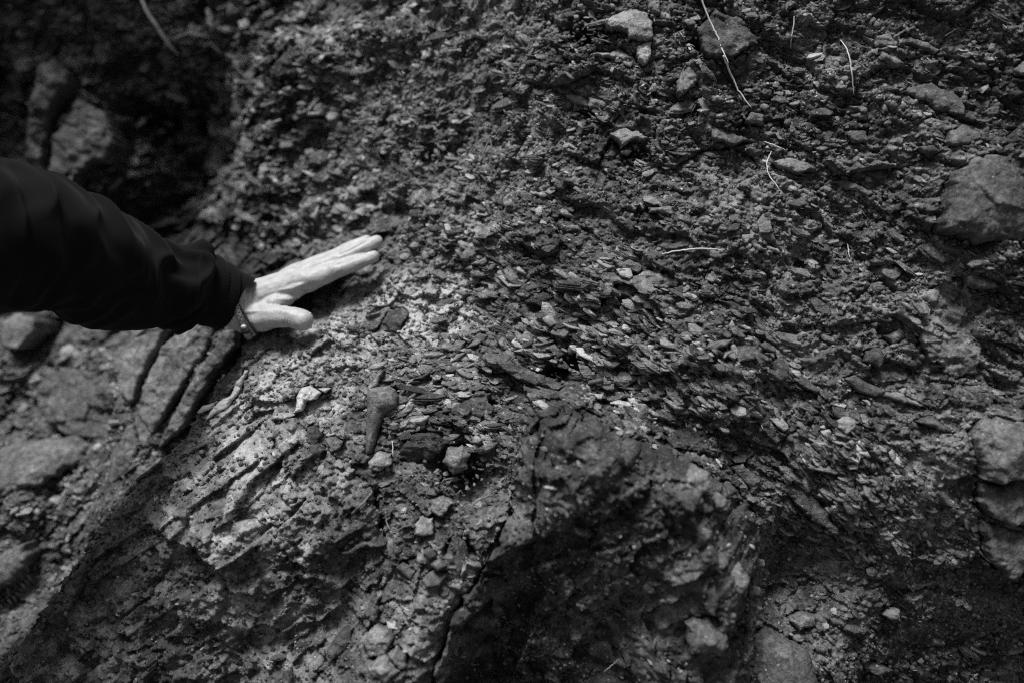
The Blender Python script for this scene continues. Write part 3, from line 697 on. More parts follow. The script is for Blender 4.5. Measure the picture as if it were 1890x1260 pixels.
HG = np.array([pix(x, y, -.1)[:2] for x, y in [(-200,250),(120,300),(470,470),(720,420),(730,480),(600,560),(590,630),(440,640),(-200,640)]])
def free(u, v, margin=.0):
    ok = sdf_poly(u, v, HG) < -.004
    dd = D - surf(u, v); ok &= (np.abs(u / (K * dd)) < 975) & (np.abs(v / (K * dd)) < 660)
    for P in CLAIMED[2:]:
        ok &= sdf_poly(u, v, P) < margin
    return ok
def sample(n, dens):
    us, vs = [], []
    tot = 0
    while tot < n:
        u = rng.uniform(-.90, .62, n * 3); v = rng.uniform(-.42, .58, n * 3)
        k = (rng.random(n * 3) < dens(u, v)) & free(u, v)
        us.append(u[k]); vs.append(v[k]); tot += k.sum()
    return np.concatenate(us)[:n], np.concatenate(vs)[:n]
def hfull(u, v):
    return surf(u, v)
PILE = P2([(640,690),(760,630),(900,610),(1000,640),(1180,740),(1040,735),(960,770),(880,770),(760,800),(720,760),(650,740)], 0)
BOUL = CLAIMED[:2]
def density(u, v):
    d = .20 + .25 * zone('dust', u, v, .06) + .84 * zone('flakes', u, v, .05) + .22 * zone('earth', u, v, .1)
    d = np.maximum(d, sm(sdf_poly(u, v, PILE) / .03 + .5))
    for P in BOUL: d = np.where(sdf_poly(u, v, P) > -.004, .05, d)
    d = np.where(surf(u, v) < -.2, .5, d)
    d = d * (.12 + 1.0 * sm(fbm(u * 14, v * 14, 61, 2) * 1.6 + .62)) * (.35 + .8 * sm(fbm(u * 45, v * 45, 63, 2) * 1.5 + .55))
    return d
def tones(u, v, rg, n):
    pile = sm(sdf_poly(u, v, PILE) / .05 + .5)
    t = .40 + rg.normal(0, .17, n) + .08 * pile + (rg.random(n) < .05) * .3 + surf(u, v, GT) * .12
    return np.clip(t, .08, 1.05)

N = 27000
u, v = sample(N, density)
size = np.clip(rng.lognormal(math.log(.0056), .52, N) * (1 + .75 * zone('flakes', u, v, .05) + .35 * zone('dust', u, v, .06)), .0024, .027)
size = size * (1 + 1.2 * sm((-surf(u, v) - .15) / .3))
V = shard_local(N, size, rng)
Fm = frames(u, v, rng)
C = np.stack([u, v, hfull(u, v) + size * .10 + rng.uniform(-.001, .0018, N)], -1)
W = np.einsum('nij,nkj->nki', Fm, V) + C[:, None]
faces = (SFt[None] + (np.arange(N) * 18)[:, None, None]).reshape(-1, 3)
tn = np.repeat(tones(u, v, rng, N), 18)
ro = link('shale_rubble', W.reshape(-1, 3), faces, M_SHALE, tone=tn)
tag(ro, 'loose crumbs and slivers of broken shale strewn over the bank', 'rubble', kind='stuff')

# fine round crumbs of earth and stone
N = 16000
u, v = sample(N, lambda a, b: np.clip(.25 + .6 * zone('earth', a, b, .1) + .4 * zone('crust', a, b, .05) + .5 * zone('deep', a, b, .05) + .5 * zone('dust', a, b, .05), 0, 1) * (.3 + .9 * sm(fbm(a * 16, b * 16, 62, 2) + .4)))
size = np.clip(rng.lognormal(math.log(.0030), .38, N), .0014, .008)
k8 = np.array([[x, y, z] for x in (-1, 1) for y in (-1, 1) for z in (-1, 1)], float) * .42
V = (k8[None] * rng.uniform(.55, 1.25, (N, 8, 3))) * size[:, None, None]
Fm = frames(u, v, rng, 90)
C = np.stack([u, v, hfull(u, v) + size * .15], -1)
W = np.einsum('nij,nkj->nki', Fm, V) + C[:, None]
cf = np.array([(0,1,3,2),(4,6,7,5),(0,4,5,1),(2,3,7,6),(0,2,6,4),(1,5,7,3)])
faces = (cf[None] + (np.arange(N) * 8)[:, None, None]).reshape(-1, 4)
gr = link('gravel', W.reshape(-1, 3), faces, M_STONE, tone=np.repeat(np.clip(.46 + rng.normal(0, .14, N), .1, 1), 8))
tag(gr, 'tiny crumbs of earth and grit clinging to the bank', 'gravel', kind='stuff')

# larger flakes, each its own object; fourteen shapes shared between them
variants = []
for i in range(14):
    r = np.random.default_rng(100 + i)
    k = int(r.integers(5, 9)); layers = int(r.integers(2, 4))
    ang = np.sort(np.linspace(0, 2 * math.pi, k, endpoint=False) + r.uniform(-.3, .3, k))
    rad = r.uniform(.6, 1.1, k); el = r.uniform(.34, .62) if i < 10 else r.uniform(.15, .22)
    V = []; Fc = []
    zt = 0.0; th = r.uniform(.05, .09)
    for L in range(layers):                       # split layers of the flake, each set back from the one below
        sx = 1 - .13 * L; ox = r.uniform(-.06, .06) * L; oy = r.uniform(-.05, .05) * L
        base = len(V)
        rr = rad * r.uniform(.9, 1.04, k)
        for zz, q in ((zt, .97), (zt + th * .25, 1.0), (zt + th * .8, .98), (zt + th, .92)):
            for j in range(k):
                x = math.cos(ang[j]) * rr[j] * sx * q + ox; y = math.sin(ang[j]) * rr[j] * el * sx * q + oy
                V.append((x * .5, y * .5, (zz + x * .04 + r.uniform(-.008, .008)) * .5))
        for ring in range(3):
            for j in range(k):
                a = base + ring * k + j; b = base + ring * k + (j + 1) % k
                Fc.append((a, b, b + k, a + k))
        Fc.append(tuple(base + 3 * k + j for j in range(k))); Fc.append(tuple(base + j for j in reversed(range(k))))
        zt += th * .96
    for tv in (.22, .34, .50):
        me = bpy.data.meshes.new('shale_flake'); me.from_pydata(V, [], Fc); me.update()
        a = me.attributes.new('tone', 'FLOAT', 'POINT'); a.data.foreach_set('value', np.full(len(V), tv, np.float32))
        me.materials.append(M_SHALE); variants.append(me)
N = 290
def dens2(a, b):
    d = density(a, b); d = np.where(d < .15, d * .3, d); return d * .8
u, v = sample(N * 3, dens2)
pts = []
for a, b in zip(u, v):
    if all((a - c) ** 2 + (b - d_) ** 2 > .014 ** 2 for c, d_ in pts): pts.append((a, b))
    if len(pts) >= N: break
pts = np.array(pts); N = len(pts); u, v = pts[:, 0], pts[:, 1]
size = np.clip(rng.lognormal(math.log(.0235), .34, N), .015, .046)
Fm = frames(u, v, rng, 18); h = hfull(u, v)
RB = Matrix([list(map(float, r)) for r in R3])
TN = ('dark', 'grey', 'light grey')
def place(a, b):
    w_ = float(surf(a, b)); px = 945 + a / (K * (D - w_)); py = 630 - b / (K * (D - w_))
    if sdf_poly(np.array([a]), np.array([b]), PILE)[0] > -.01: return 'in the flake pile above the dark boulder'
    if px < 480 and py < 620: return 'in the shaded hollow behind the sleeve'
    if px < 450: return 'among the shaded slabs below the sleeve'
    if py > 1000 and px > 1380: return 'in the dark earth at the lower right'
    if py > 800 and px < 1380: return 'on the ground between the two great boulders'
    if px < 820 and py < 620: return 'on the dusty wall above the fingertips'
    if zone('flakes', np.array([a]), np.array([b]))[0] > .5: return 'on the diagonal band of loose shale in the middle'
    if py < 300 and px < 1250: return 'on the upper wall around the pale angular slab'
    if py < 500: return 'in the dark earth around the dry stems'
    return 'in the silt left of the right border boulders'
for i in range(N):
    vi = int(rng.integers(0, 30)) if zone('flakes', u[i:i+1], v[i:i+1])[0] < .5 or rng.random() < .6 else int(rng.integers(30, 42))
    if vi >= 30: size[i] *= 1.75
    o = bpy.data.objects.new('shale_flake', variants[vi])
    m3 = RB @ Matrix([list(map(float, r)) for r in Fm[i]])
    p = loc2w([u[i], v[i], h[i] + size[i] * .12])
    o.matrix_world = Matrix.Translation(Vector(p)) @ m3.to_4x4() @ Matrix.Scale(float(size[i]), 4)
    scene.collection.objects.link(o)
    wd = place(u[i], v[i]); tag(o, ('long ' if vi >= 30 else '') + TN[vi % 3] + ' shale flake ' + wd, 'shale flake', ('long ' if vi >= 30 else '') + TN[vi % 3] + ' shale flakes ' + wd)

# ------------------------------------------------------------------ stems, roots, sprig
def tube(name, pts, rads, mat, parent=None, seg=6, sub=6, tone=None, wob=0.0, closed_px=True):
    """a bent tapering tube through points given in bank coordinates"""
    P = np.array(pts, float); n = len(P)
    def cr(A, t):
        i = min(int(t), n - 2); f = t - i
        p0 = A[max(i - 1, 0)]; p1 = A[i]; p2 = A[i + 1]; p3 = A[min(i + 2, n - 1)]
        return .5 * ((2 * p1) + (-p0 + p2) * f + (2 * p0 - 5 * p1 + 4 * p2 - p3) * f * f + (-p0 + 3 * p1 - 3 * p2 + p3) * f ** 3)
    ts = np.linspace(0, n - 1, (n - 1) * sub + 1)
    C = np.array([cr(P, t) for t in ts]); Rr = np.interp(ts, np.arange(n), rads)
    if wob:
        C = C + np.random.default_rng(int(abs(P[0, 0]) * 1e5) % 9999).normal(0, wob, C.shape)
    V = []; Fc = []
    T = np.gradient(C, axis=0); T /= np.linalg.norm(T, axis=1, keepdims=True)
    ref = np.array([.3, .2, 1.0])
    for i in range(len(C)):
        a = np.cross(T[i], ref); a /= np.linalg.norm(a); b = np.cross(T[i], a)
        for k in range(seg):
            q = 2 * math.pi * k / seg
            V.append(C[i] + Rr[i] * (a * math.cos(q) + b * math.sin(q)))
    for i in range(len(C) - 1):
        for k in range(seg):
            Fc.append((i * seg + k, i * seg + (k + 1) % seg, (i + 1) * seg + (k + 1) % seg, (i + 1) * seg + k))
    Fc.append(tuple(range(seg))[::-1]); Fc.append(tuple((len(C) - 1) * seg + k for k in range(seg)))
    return link(name, np.array(V), Fc, mat, parent, tone=tone, smooth=True)
def on(px, py, off=.006):
    return pix(px, py, hit(px, py) + off)
ST = [
 ('dry_stem', 'upper piece of the long pale dry stem hanging from the top border', [(1292,-14,.03),(1300,14,.028),(1312,42,.026),(1324,68,.024),(1333,92,.022),(1345,117,.018)], .0013, .0009, M_STEM),
 ('dry_stem', 'lower piece of the long pale dry stem, ending on a rounded lump', [(1336,104,.020),(1345,128,.016),(1357,155,.012),(1370,178,.010),(1387,199,.006)], .0014, .0008, M_STEM),
 ('dry_stem', 'thin arching pale stem alone in the upper right', [(1551,74,.010),(1560,85,.014),(1567,103,.014),(1572,135,.012),(1576,174,.006)], .0006, .0011, M_STEM),
 ('dry_stem', 'short broken upright straw in the upper right', [(1466,30,.008),(1464,52,.010),(1460,75,.008),(1459,90,.006)], .0007, .0008, M_STEM),
 ('dry_stem', 'hooked pale stem curling below the long one', [(1424,280,.008),(1418,292,.012),(1415,308,.013),(1421,326,.012),(1433,342,.010),(1446,358,.005)], .0007, .0008, M_STEM),
 ('dry_stem', 'short forked straw above the hooked stem', [(1410,262,.006),(1428,268,.008),(1440,273,.008),(1451,277,.006)], .0009, .0007, M_STEM),
 ('dry_stem', 'white nearly level stem in the middle of the bank', [(1222,469,.010),(1240,465,.012),(1270,461,.013),(1300,459,.012),(1338,461,.008)], .0009, .0011, M_STEM),
 ('dry_stem', 'tiny bright straw among the shale flakes', [(1062,552,.008),(1070,560,.009),(1078,567,.007)], .0010, .0012, M_STEM),
 ('dry_stem', 'tiny upright straw in the pale silt on the right', [(1564,450,.006),(1566,462,.008),(1568,475,.006)], .0007, .0007, M_STEM),
 ('dry_stem', 'blurred pale stem hanging in the dark upper left', [(258,-12,.05),(270,20,.05),(290,50,.045),(310,80,.04),(330,102,.03)], .0032, .0030, M_STEM),
 ('dry_stem', 'tiny straw beside the tongue shaped stone', [(724,812,.008),(725,825,.010),(724,838,.008)], .0006, .0006, M_STEM),
 ('root', 'thin dark root looping beside the pale egg shaped stone', [(712,955,.006),(716,970,.008),(727,979,.010),(745,972,.010),(765,966,.006)], .0010, .0009, M_ROOT),
 ('root', 'bent root sticking from the earthy pocket above the dark wedge', [(815,892,.004),(822,884,.010),(838,883,.012),(852,884,.008)], .0011, .0008, M_ROOT),
 ('root', 'curved root under the earthy pocket', [(872,930,.006),(888,920,.010),(905,914,.010),(917,918,.005)], .0013, .0010, M_ROOT),
 ('root', 'dark root crossing the earthy pocket', [(818,908,.006),(830,900,.012),(842,912,.010),(850,905,.008),(858,915,.006)], .0009, .0008, M_ROOT),
 ('root', 'long dark root in the crack left of the bright quartz boulder face', [(650,948,.006),(662,935,.008),(675,922,.008),(688,905,.006)], .0022, .0012, M_ROOT),
 ('root', 'dark root arching out of the wall above the fingertips', [(886,300,.006),(893,282,.014),(903,262,.016),(908,275,.012),(902,305,.006)], .0016, .0010, M_ROOT),
 ('dry_stem', 'short pale straw near the bottom right of the dark boulder', [(1115,1238,.006),(1128,1228,.012),(1143,1215,.010)], .0008, .0008, M_STEM),
 ('dry_stem', 'fine straw in the upper right corner', [(1745,66,.008),(1758,58,.012),(1770,52,.008)], .0006, .0005, M_STEM),
]
for nm, label, pp, r0, r1, mt in ST:
    pts = [on(x, y, o_) for x, y, o_ in pp]
    if len(pts) > 2:                                  # keep the stem a smooth line above the bumps below it
        ws = np.array([p[2] for p in pts]); s = np.linspace(0, 1, len(ws)); c = np.polyfit(s, ws, 2 if len(ws) > 3 else 1); fw = np.polyval(c, s)
        fw = fw + max(0, (ws - fw).max() * .8)
        pts = [pix(x, y, w_) for (x, y, o_), w_ in zip(pp, fw)]
    rr_ = np.linspace(r0, r1, len(pts)) * .85; rr_[-1] *= .4; rr_[0] *= .8
    o = tube(nm, pts, list(rr_), mt, wob=.00028)
    tag(o, label, nm.replace('_', ' '))

def sprig():
    pts = [pix(-20, 1118, -.13), pix(10, 1105, -.12), pix(34, 1082, -.115), pix(52, 1055, -.11)]
    st = tube('sprig', pts, [.0012, .0011, .001, .0006], M_LEAF)
    tag(st, 'dark little leafy sprig against pale rock at the lower left border', 'sprig')
    C = [np.array(p) for p in pts]
    r = np.random.default_rng(4)
    for i in range(22):
        t = i / 21 * 2.99; k = int(t); f = t - k
        c = C[k] * (1 - f) + C[min(k + 1, 3)] * f
        s = 1 if i % 2 else -1
        d = np.array([-.5 * s + .25, .75 * s, r.uniform(-.3, .5)]); d /= np.linalg.norm(d)
        n_ = np.cross(d, [0.3, .3, 1]); n_ /= np.linalg.norm(n_)
        L = r.uniform(.008, .013)
        V = []
        m = np.cross(d, n_)
        for q, wd in ((0, .0005), (.35, .0018), (.7, .0016), (1, .0002)):
            V += [c + d * L * q + n_ * wd + m * .0002, c + d * L * q - n_ * wd + m * .0002, c + d * L * q - n_ * wd - m * .0002, c + d * L * q + n_ * wd - m * .0002]
        Fc = []
        for j in range(3):
            for e in range(4): Fc.append((j * 4 + e, j * 4 + (e + 1) % 4, j * 4 + 4 + (e + 1) % 4, j * 4 + 4 + e))
        Fc += [(3, 2, 1, 0), (12, 13, 14, 15)]
        link('leaf', np.array(V), Fc, M_LEAF, st)
sprig()

# ------------------------------------------------------------------ the person: arm, hand, sleeve, bracelets
def zp(zx, zy, w):      # a point read off an enlargement of the hand
    return pix(400 + zx * .2063, 400 + zy * .2063, w)
def ball_chain(pts, rads, V, Fc, seg=20):
    """closed tapered capsule chain"""
    P = [np.array(p, float) for p in pts]
    for i in range(len(P) - 1):
        a, b, ra, rb = P[i], P[i + 1], rads[i], rads[i + 1]
        d = b - a; L = np.linalg.norm(d); d = d / L
        x = np.cross(d, [.31, .17, .94]); x /= np.linalg.norm(x); y = np.cross(d, x)
        base = len(V); rings = []
        for k in range(1, 7): q = math.pi / 2 * (1 - k / 6); rings.append((a - d * ra * math.sin(q), ra * math.cos(q)))
        for k in range(0, 6): q = math.pi / 2 * (k / 6); rings.append((b + d * rb * math.sin(q), rb * math.cos(q)))
        V.append(a - d * ra)
        for c, r in rings:
            for s in range(seg):
                t = 2 * math.pi * s / seg; V.append(c + r * (x * math.cos(t) + y * math.sin(t)))
        V.append(b + d * rb)
        for s in range(seg): Fc.append((base, base + 1 + (s + 1) % seg, base + 1 + s))
        for j in range(len(rings) - 1):
            for s in range(seg):
                o1 = base + 1 + j * seg; o2 = o1 + seg
                Fc.append((o1 + s, o1 + (s + 1) % seg, o2 + (s + 1) % seg, o2 + s))
        e = len(V) - 1; o1 = base + 1 + (len(rings) - 1) * seg
        for s in range(seg): Fc.append((o1 + s, o1 + (s + 1) % seg, e))
HV, HF = [], []
W0 = -.088
mm = .001
index = [zp(800,585,W0), zp(1065,480,W0-.001), zp(1240,418,W0-.005), zp(1402,358,W0-.011)]
middle = [zp(770,530,W0-.018), zp(1112,374,W0-.013), zp(1290,284,W0-.014), zp(1432,220,W0-.019)]
ring = [zp(720,508,W0-.036), zp(1070,352,W0-.036), zp(1225,268,W0-.037), zp(1340,212,W0-.039)]
pinky = [zp(660,520,W0-.052), zp(930,430,W0-.052), zp(1060,360,W0-.051), zp(1165,305,W0-.050)]
thumb = [zp(400,905,W0+.010), zp(530,890,W0+.020), zp(670,900,W0+.028), zp(768,925,W0+.032)]
ball_chain(index, [13.5*mm, 10.6*mm, 9.2*mm, 7.4*mm], HV, HF)
ball_chain(middle, [14*mm, 10.6*mm, 9.2*mm, 7.6*mm], HV, HF)
ball_chain(ring, [12.5*mm, 9.6*mm, 8.2*mm, 6.6*mm], HV, HF)
ball_chain(pinky, [11*mm, 8.4*mm, 7.2*mm, 6.0*mm], HV, HF)
ball_chain(thumb, [16*mm, 13.6*mm, 12.6*mm, 12.6*mm], HV, HF)
wr1 = zp(270,735,W0-.012); wr2 = zp(270,900,W0+.004); wr3 = zp(330,800,W0-.028)
ball_chain([wr1, index[0]], [20*mm, 13*mm], HV, HF)
ball_chain([wr1, middle[0]], [20*mm, 13*mm], HV, HF)
ball_chain([wr3, ring[0]], [17*mm, 12.5*mm], HV, HF)
ball_chain([wr3, pinky[0]], [17*mm, 11.5*mm], HV, HF)
ball_chain([wr2, thumb[0], thumb[1]], [19*mm, 17*mm, 13*mm], HV, HF)
ball_chain([thumb[0], zp(600,720,W0-.004), index[0]], [15*mm, 11*mm, 11*mm], HV, HF)      # web of the thumb
ball_chain([zp(520,800,W0+.004), zp(640,700,W0+.0)], [14*mm, 10*mm], HV, HF)
ball_chain([zp(420,800,W0-.02), zp(640,650,W0-.03)], [17*mm, 13*mm], HV, HF)
# tendons on the back and along the thumb
ball_chain([zp(270,850,W0+.022), zp(400,850,W0+.024), zp(560,850,W0+.030)], [3*mm, 3*mm, 5*mm], HV, HF, 10)
# forearm, elbow, upper arm, shoulder
fore = [(wr1 + wr2) / 2 + [0, 0, -.003], pix(380,545,-.065), pix(300,530,-.035), pix(150,478,.055), pix(0,437,.14), pix(-260,330,.22), pix(-560,170,.25)]
ball_chain(fore, [.024, .026, .030, .036, .038, .044, .060], HV, HF)
ball_chain([wr1, fore[1]], [.021, .024], HV, HF); ball_chain([wr2, fore[1]], [.020, .024], HV, HF)
# shoulder, neck and head, outside the picture
sh = fore[-1]
upv = np.array([.06, math.cos(PITCH), math.sin(PITCH)])      # world up in bank axes
chest = sh + np.array([-.10, -.01, .20])
neck0 = chest + upv * .07; neck1 = chest + upv * .15; head = chest + upv * .235 + np.array([.02, 0, -.01])
ball_chain([sh, chest], [.066, .09], HV, HF); ball_chain([chest, neck0, neck1], [.09, .062, .055], HV, HF)
ball_chain([neck1, head], [.055, .078], HV, HF); ball_chain([head, head + upv * .035 + [-.01, 0, .01]], [.078, .082], HV, HF)
ball_chain([head + [.055, -.03, -.03], head + upv * -.045 + [.05, 0, -.03]], [.030, .026], HV, HF)          # jaw
ball_chain([head + upv * .02 + [.085, 0, -.035], head + upv * -.012 + [.100, 0, -.040]], [.008, .012], HV, HF)  # nose
for s in (-1, 1):
    ball_chain([head + np.array([.0, 0, .076 * s]) + upv * .02, head + np.array([.0, 0, .078 * s]) - upv * .015], [.013, .010], HV, HF)

tmp = bpy.data.meshes.new('tmp'); tmp.from_pydata([tuple(map(float, p)) for p in HV], [], HF); tmp.update()
to = bpy.data.objects.new('tmp', tmp); scene.collection.objects.link(to)
md = to.modifiers.new('r', 'REMESH'); md.mode = 'VOXEL'; md.voxel_size = .00115; md.adaptivity = 0
m2 = to.modifiers.new('s', 'SMOOTH'); m2.factor = .5; m2.iterations = 5
dg = bpy.context.evaluated_depsgraph_get(); ev = to.evaluated_get(dg); em = ev.to_mesh()
n = len(em.vertices); co = np.empty(n * 3, np.float32); em.vertices.foreach_get('co', co); co = co.reshape(-1, 3).astype(float)
nr = np.empty(n * 3, np.float32); em.vertices.foreach_get('normal', nr); nr = nr.reshape(-1, 3).astype(float)
fs = [tuple(p.vertices) for p in em.polygons]
ev.to_mesh_clear(); bpy.data.objects.remove(to); bpy.data.meshes.remove(tmp)
# knuckle creases and skin folds
def crease(c, axis_, rad, depth, width, k=3, gap=.0022):
    global co
    axis_ = axis_ / np.linalg.norm(axis_)
    d = co - c; s = d @ axis_; r = np.linalg.norm(d, axis=1)
    for j in range(k):
        o_ = (j - (k - 1) / 2) * gap
        co = co - nr * (depth * np.exp(-((s - o_ + .0006 * np.sin(d[:, 2] * 900)) / width) ** 2) * (r < rad) * sm((rad - r) / (rad * .4)))[:, None]
for fg, rr_ in ((index, .016), (middle, .016), (ring, .015), (pinky, .013)):
    crease(fg[1], fg[2] - fg[0], rr_, .0008, .0006)
    crease(fg[2], fg[3] - fg[1], rr_ * .8, .0005, .0005, 2)
crease(thumb[2] + [-.003, 0, 0], thumb[3] - thumb[1], .021, .0010, .0007, 4, .0026)
crease(thumb[1], thumb[2] - thumb[0], .020, .0006, .0008, 3, .004)
crease((wr1 + wr2) / 2 + [.010, 0, .01], index[0] - wr1, .034, .0007, .0008, 3, .004)
a_, b_ = rot(co[:, 0], co[:, 1], 30)
def draw(zpts, A, s_):
    """raise (A>0) or furrow (A<0) the skin facing out along a line on the back of the hand"""
    global co
    pts = [zp(a, b, W0)[:2] for a, b in zpts]
    d = np.full(len(co), 1e9); x, y = co[:, 0] * (D - W0) / (D - co[:, 2]), co[:, 1] * (D - W0) / (D - co[:, 2])
    for (ax, ay), (bx, by) in zip(pts[:-1], pts[1:]):
        ex, ey = bx - ax, by - ay; L = ex * ex + ey * ey
        t = np.clip(((x - ax) * ex + (y - ay) * ey) / L, 0, 1)
        d = np.minimum(d, np.sqrt((x - ax - t * ex) ** 2 + (y - ay - t * ey) ** 2))
    co = co + nr * (A * np.exp(-(d / s_) ** 2) * sm((nr[:, 2] + .15) / .3))[:, None]
draw([(1085,425),(1180,392),(1290,345),(1400,292)], -1.5*mm, 1.9*mm)
draw([(1090,345),(1200,298),(1300,242),(1350,215)], -1.2*mm, 1.8*mm)
draw([(1040,450),(1085,425)], -.6*mm, 2.0*mm)
draw([(1030,455),(1062,448),(1090,455)], 1.3*mm, 4.5*mm); draw([(1100,355),(1130,345)], 1.2*mm, 4.5*mm)
draw([(560,705),(680,690),(790,660)], -1.5*mm, 3.0*mm)
draw([(570,660),(680,640),(770,600)], 1.1*mm, 2.0*mm)
draw([(540,735),(640,745),(740,715)], 1.0*mm, 1.8*mm)
draw([(640,610),(700,590),(760,585)], -.9*mm, 1.8*mm)
draw([(300,640),(480,590),(640,545),(760,505)], .4*mm, 2.2*mm)
draw([(340,720),(470,680),(580,650)], .4*mm, 2.4*mm)
draw([(460,640),(560,620),(600,560)], .35*mm, 1.5*mm)
draw([(800,545),(815,555)], 1.6*mm, 6*mm); draw([(690,500),(730,495)], 2.4*mm, 7*mm)
draw([(880,520),(1000,470)], -.5*mm, 3*mm)
draw([(400,800),(520,785),(640,815)], -1.0*mm, 2.2*mm)
draw([(240,850),(400,850),(560,845),(640,860)], .9*mm, 3*mm)
for k, x_ in enumerate((628, 648, 668, 690)): draw([(x_,850),(x_-14,890),(x_-8,940),(x_+8,975)], -.55*mm, .8*mm)
for x_ in (1045, 1062, 1080): draw([(x_,415),(x_+14,445),(x_+6,470)], -.5*mm, .8*mm)
for x_ in (1118, 1136): draw([(x_,340),(x_+16,365),(x_+12,392)], -.5*mm, .8*mm)
for x_ in (1235, 1250): draw([(x_,385),(x_+8,410)], -.35*mm, .7*mm)
for x_ in (262, 290, 322): draw([(x_,660),(x_-20,740),(x_-26,840)], -.5*mm, 1.1*mm)
hand_only = sm((co[:, 0] - (wr1[0] - .03)) / .02)
co = co + nr * ((fbm(a_ * 60, b_ * 110, 301, 3) * .00018 + fbm(co[:, 0] * 70 + co[:, 2] * 60, co[:, 1] * 70, 302, 2) * .0005) * hand_only)[:, None]
person = link('person', co, fs, M_SKIN, smooth=True)
tag(person, 'person in a black sweatshirt reaching in from the left, bare hand laid on the rock', 'person')
print('body verts', len(co))

# thumb nail and finger nails, sunk into the skin
def nail(c, along, out, L, wd):
    along = along / np.linalg.norm(along); out = out - (out @ along) * along; out /= np.linalg.norm(out); side = np.cross(along, out)
    V = []; nu, nv = 7, 9
    for layer in (0, 1):
        for i in range(nu):
            s = i / (nu - 1) * 2 - 1
            for j in range(nv):
                t = j / (nv - 1) * 2 - 1
                e = math.sqrt(max(0, 1 - .35 * s * s))
                V.append(c + along * L * s + side * wd * t * e + out * (-.45 * wd * t * t - .0004 * s * s - layer * .0009))
    Fc = []
    for i in range(nu - 1):
        for j in range(nv - 1):
            a = i * nv + j; Fc.append((a, a + 1, a + nv + 1, a + nv)); b = a + nu * nv; Fc.append((b, b + nv, b + nv + 1, b + 1))
    link('nail', np.array(V), Fc, M_NAIL, person, smooth=True)
M_NAIL = mat_plain('nail', .70, .32, spec=.5)
BACKN = np.array([-.38, .80, .35])
for fg, rr_ in ((index, 7.0*mm), (middle, 7.2*mm), (ring, 6.6*mm), (pinky, 6.0*mm)):
    dr = fg[3] - fg[2]; du = dr / np.linalg.norm(dr); o_ = BACKN - (BACKN @ du) * du; o_ /= np.linalg.norm(o_)
    nail(fg[3] - du * .003 + o_ * (rr_ * .93), dr, BACKN, .0045, .0045)
dr = thumb[3] - thumb[2]; du = dr / np.linalg.norm(dr); tn_ = np.array([.1, .9, -.25]); o_ = tn_ - (tn_ @ du) * du; o_ /= np.linalg.norm(o_)
nail(thumb[3] + du * .001 + o_ * 11.0*mm, dr, tn_, .0072, .0075)

# sleeve: sections read as upper and lower edge, with distance
SL = [ # top, bottom, w
 ((434,491),(402,608),-.074), ((426,486),(393,606),-.070), ((412,479),(380,602),-.066), ((398,468),(366,601),-.058), ((380,456),(338,604),-.050), ((352,456),(318,610),-.042), ((318,462),(300,608),-.030),
 ((290,446),(282,606),-.018), ((262,430),(260,607),-.004), ((232,408),(232,609),.012), ((203,392),(205,606),.030), ((172,378),(176,600),.05), ((145,364),(148,590),.07),
 ((112,340),(118,574),.09), ((78,326),(86,563),.11), ((40,310),(44,570),.13), ((0,303),(0,573),.155), ((-60,290),(-60,580),.18), ((-140,262),(-130,570),.205), ((-260,215),(-240,530),.23), ((-400,140),(-360,480),.25), ((-540,50),(-500,440),.26), ((-640,-20),(-620,420),.26)]
T_c, B_c = [], []
for t_, b2, w_ in SL: T_c.append(pix(*t_, w_)); B_c.append(pix(*b2, w_))
T_c = np.array(T_c); B_c = np.array(B_c)
sidx = np.linspace(0, len(SL) - 1, 260)
def interp(A): return np.stack([np.interp(sidx, np.arange(len(SL)), A[:, k]) for k in range(3)], -1)
def smooth_(A, it=6):
    A = A.copy()
    for _ in range(it): A[1:-1] = (A[:-2] + 2 * A[1:-1] + A[2:]) / 4
    return A
Tc, Bc = smooth_(interp(T_c)), smooth_(interp(B_c))
Cc = (Tc + Bc) / 2; Hh = (Tc - Bc) / 2; hh = np.linalg.norm(Hh, axis=1)
tang = np.gradient(Cc, axis=0); tang /= np.linalg.norm(tang, axis=1, keepdims=True)
arc = np.r_[0, np.cumsum(np.linalg.norm(np.diff(Cc, axis=0), axis=1))]
NS = 96
V = []
ring_ids = []
def sec(i, r_scale=1.0, shift=0.0):
    y = Hh[i] / hh[i]; z = np.cross(tang[i], y); z /= np.linalg.norm(z)
    if z[2] < 0: z = -z
    rows = []
    s = arc[i]
    for k in range(NS):
        q = 2 * math.pi * k / NS
        cy, cz = math.cos(q), math.sin(q)
        f = 0.0
        cuff = sm(np.array((s - .026) / .012))
        # diagonal drag folds, deeper above the wrist and in the elbow
        amp = .0085 * cuff * (1.0 if s < .16 else .9)
        ph = s * 62 + 2.4 * math.sin(q * 1.0 + .9) + 3.4 * float(noise(np.array(s * 9.), np.array(cy * 1.2), 401)) + 2.0 * float(noise(np.array(s * 16.), np.array(cz * 1.6), 403))
        f += amp * (.5 + .5 * math.cos(2 * float(ph))) ** 1.7 * (.35 + .65 * (.5 + .5 * math.cos(q - 1.2 + s * 9)))
        f += .0045 * cuff * float(noise(np.array(s * 30.), np.array(cy * 1.4 + cz * 1.1), 402))
        f -= .0030 * float(np.exp(-((s - .030) / .004) ** 2))           # seam of the cuff
        f += .0009 * math.sin(q * 46) * (1 - float(cuff))               # ribbing
        a = (hh[i] + f) * r_scale; b = (hh[i] * (.82 if s < .3 else .9) + f) * r_scale
        rows.append(Cc[i] + tang[i] * shift + y * cy * a + z * cz * b)
    return rows
order = [(6, .80, .0), (3, .86, 0), (1, .92, -.0)] + [(i, 1.0, 0) for i in range(0, 260)]
for i, rs, shf in order: V += sec(i, rs, shf)
Fc = []
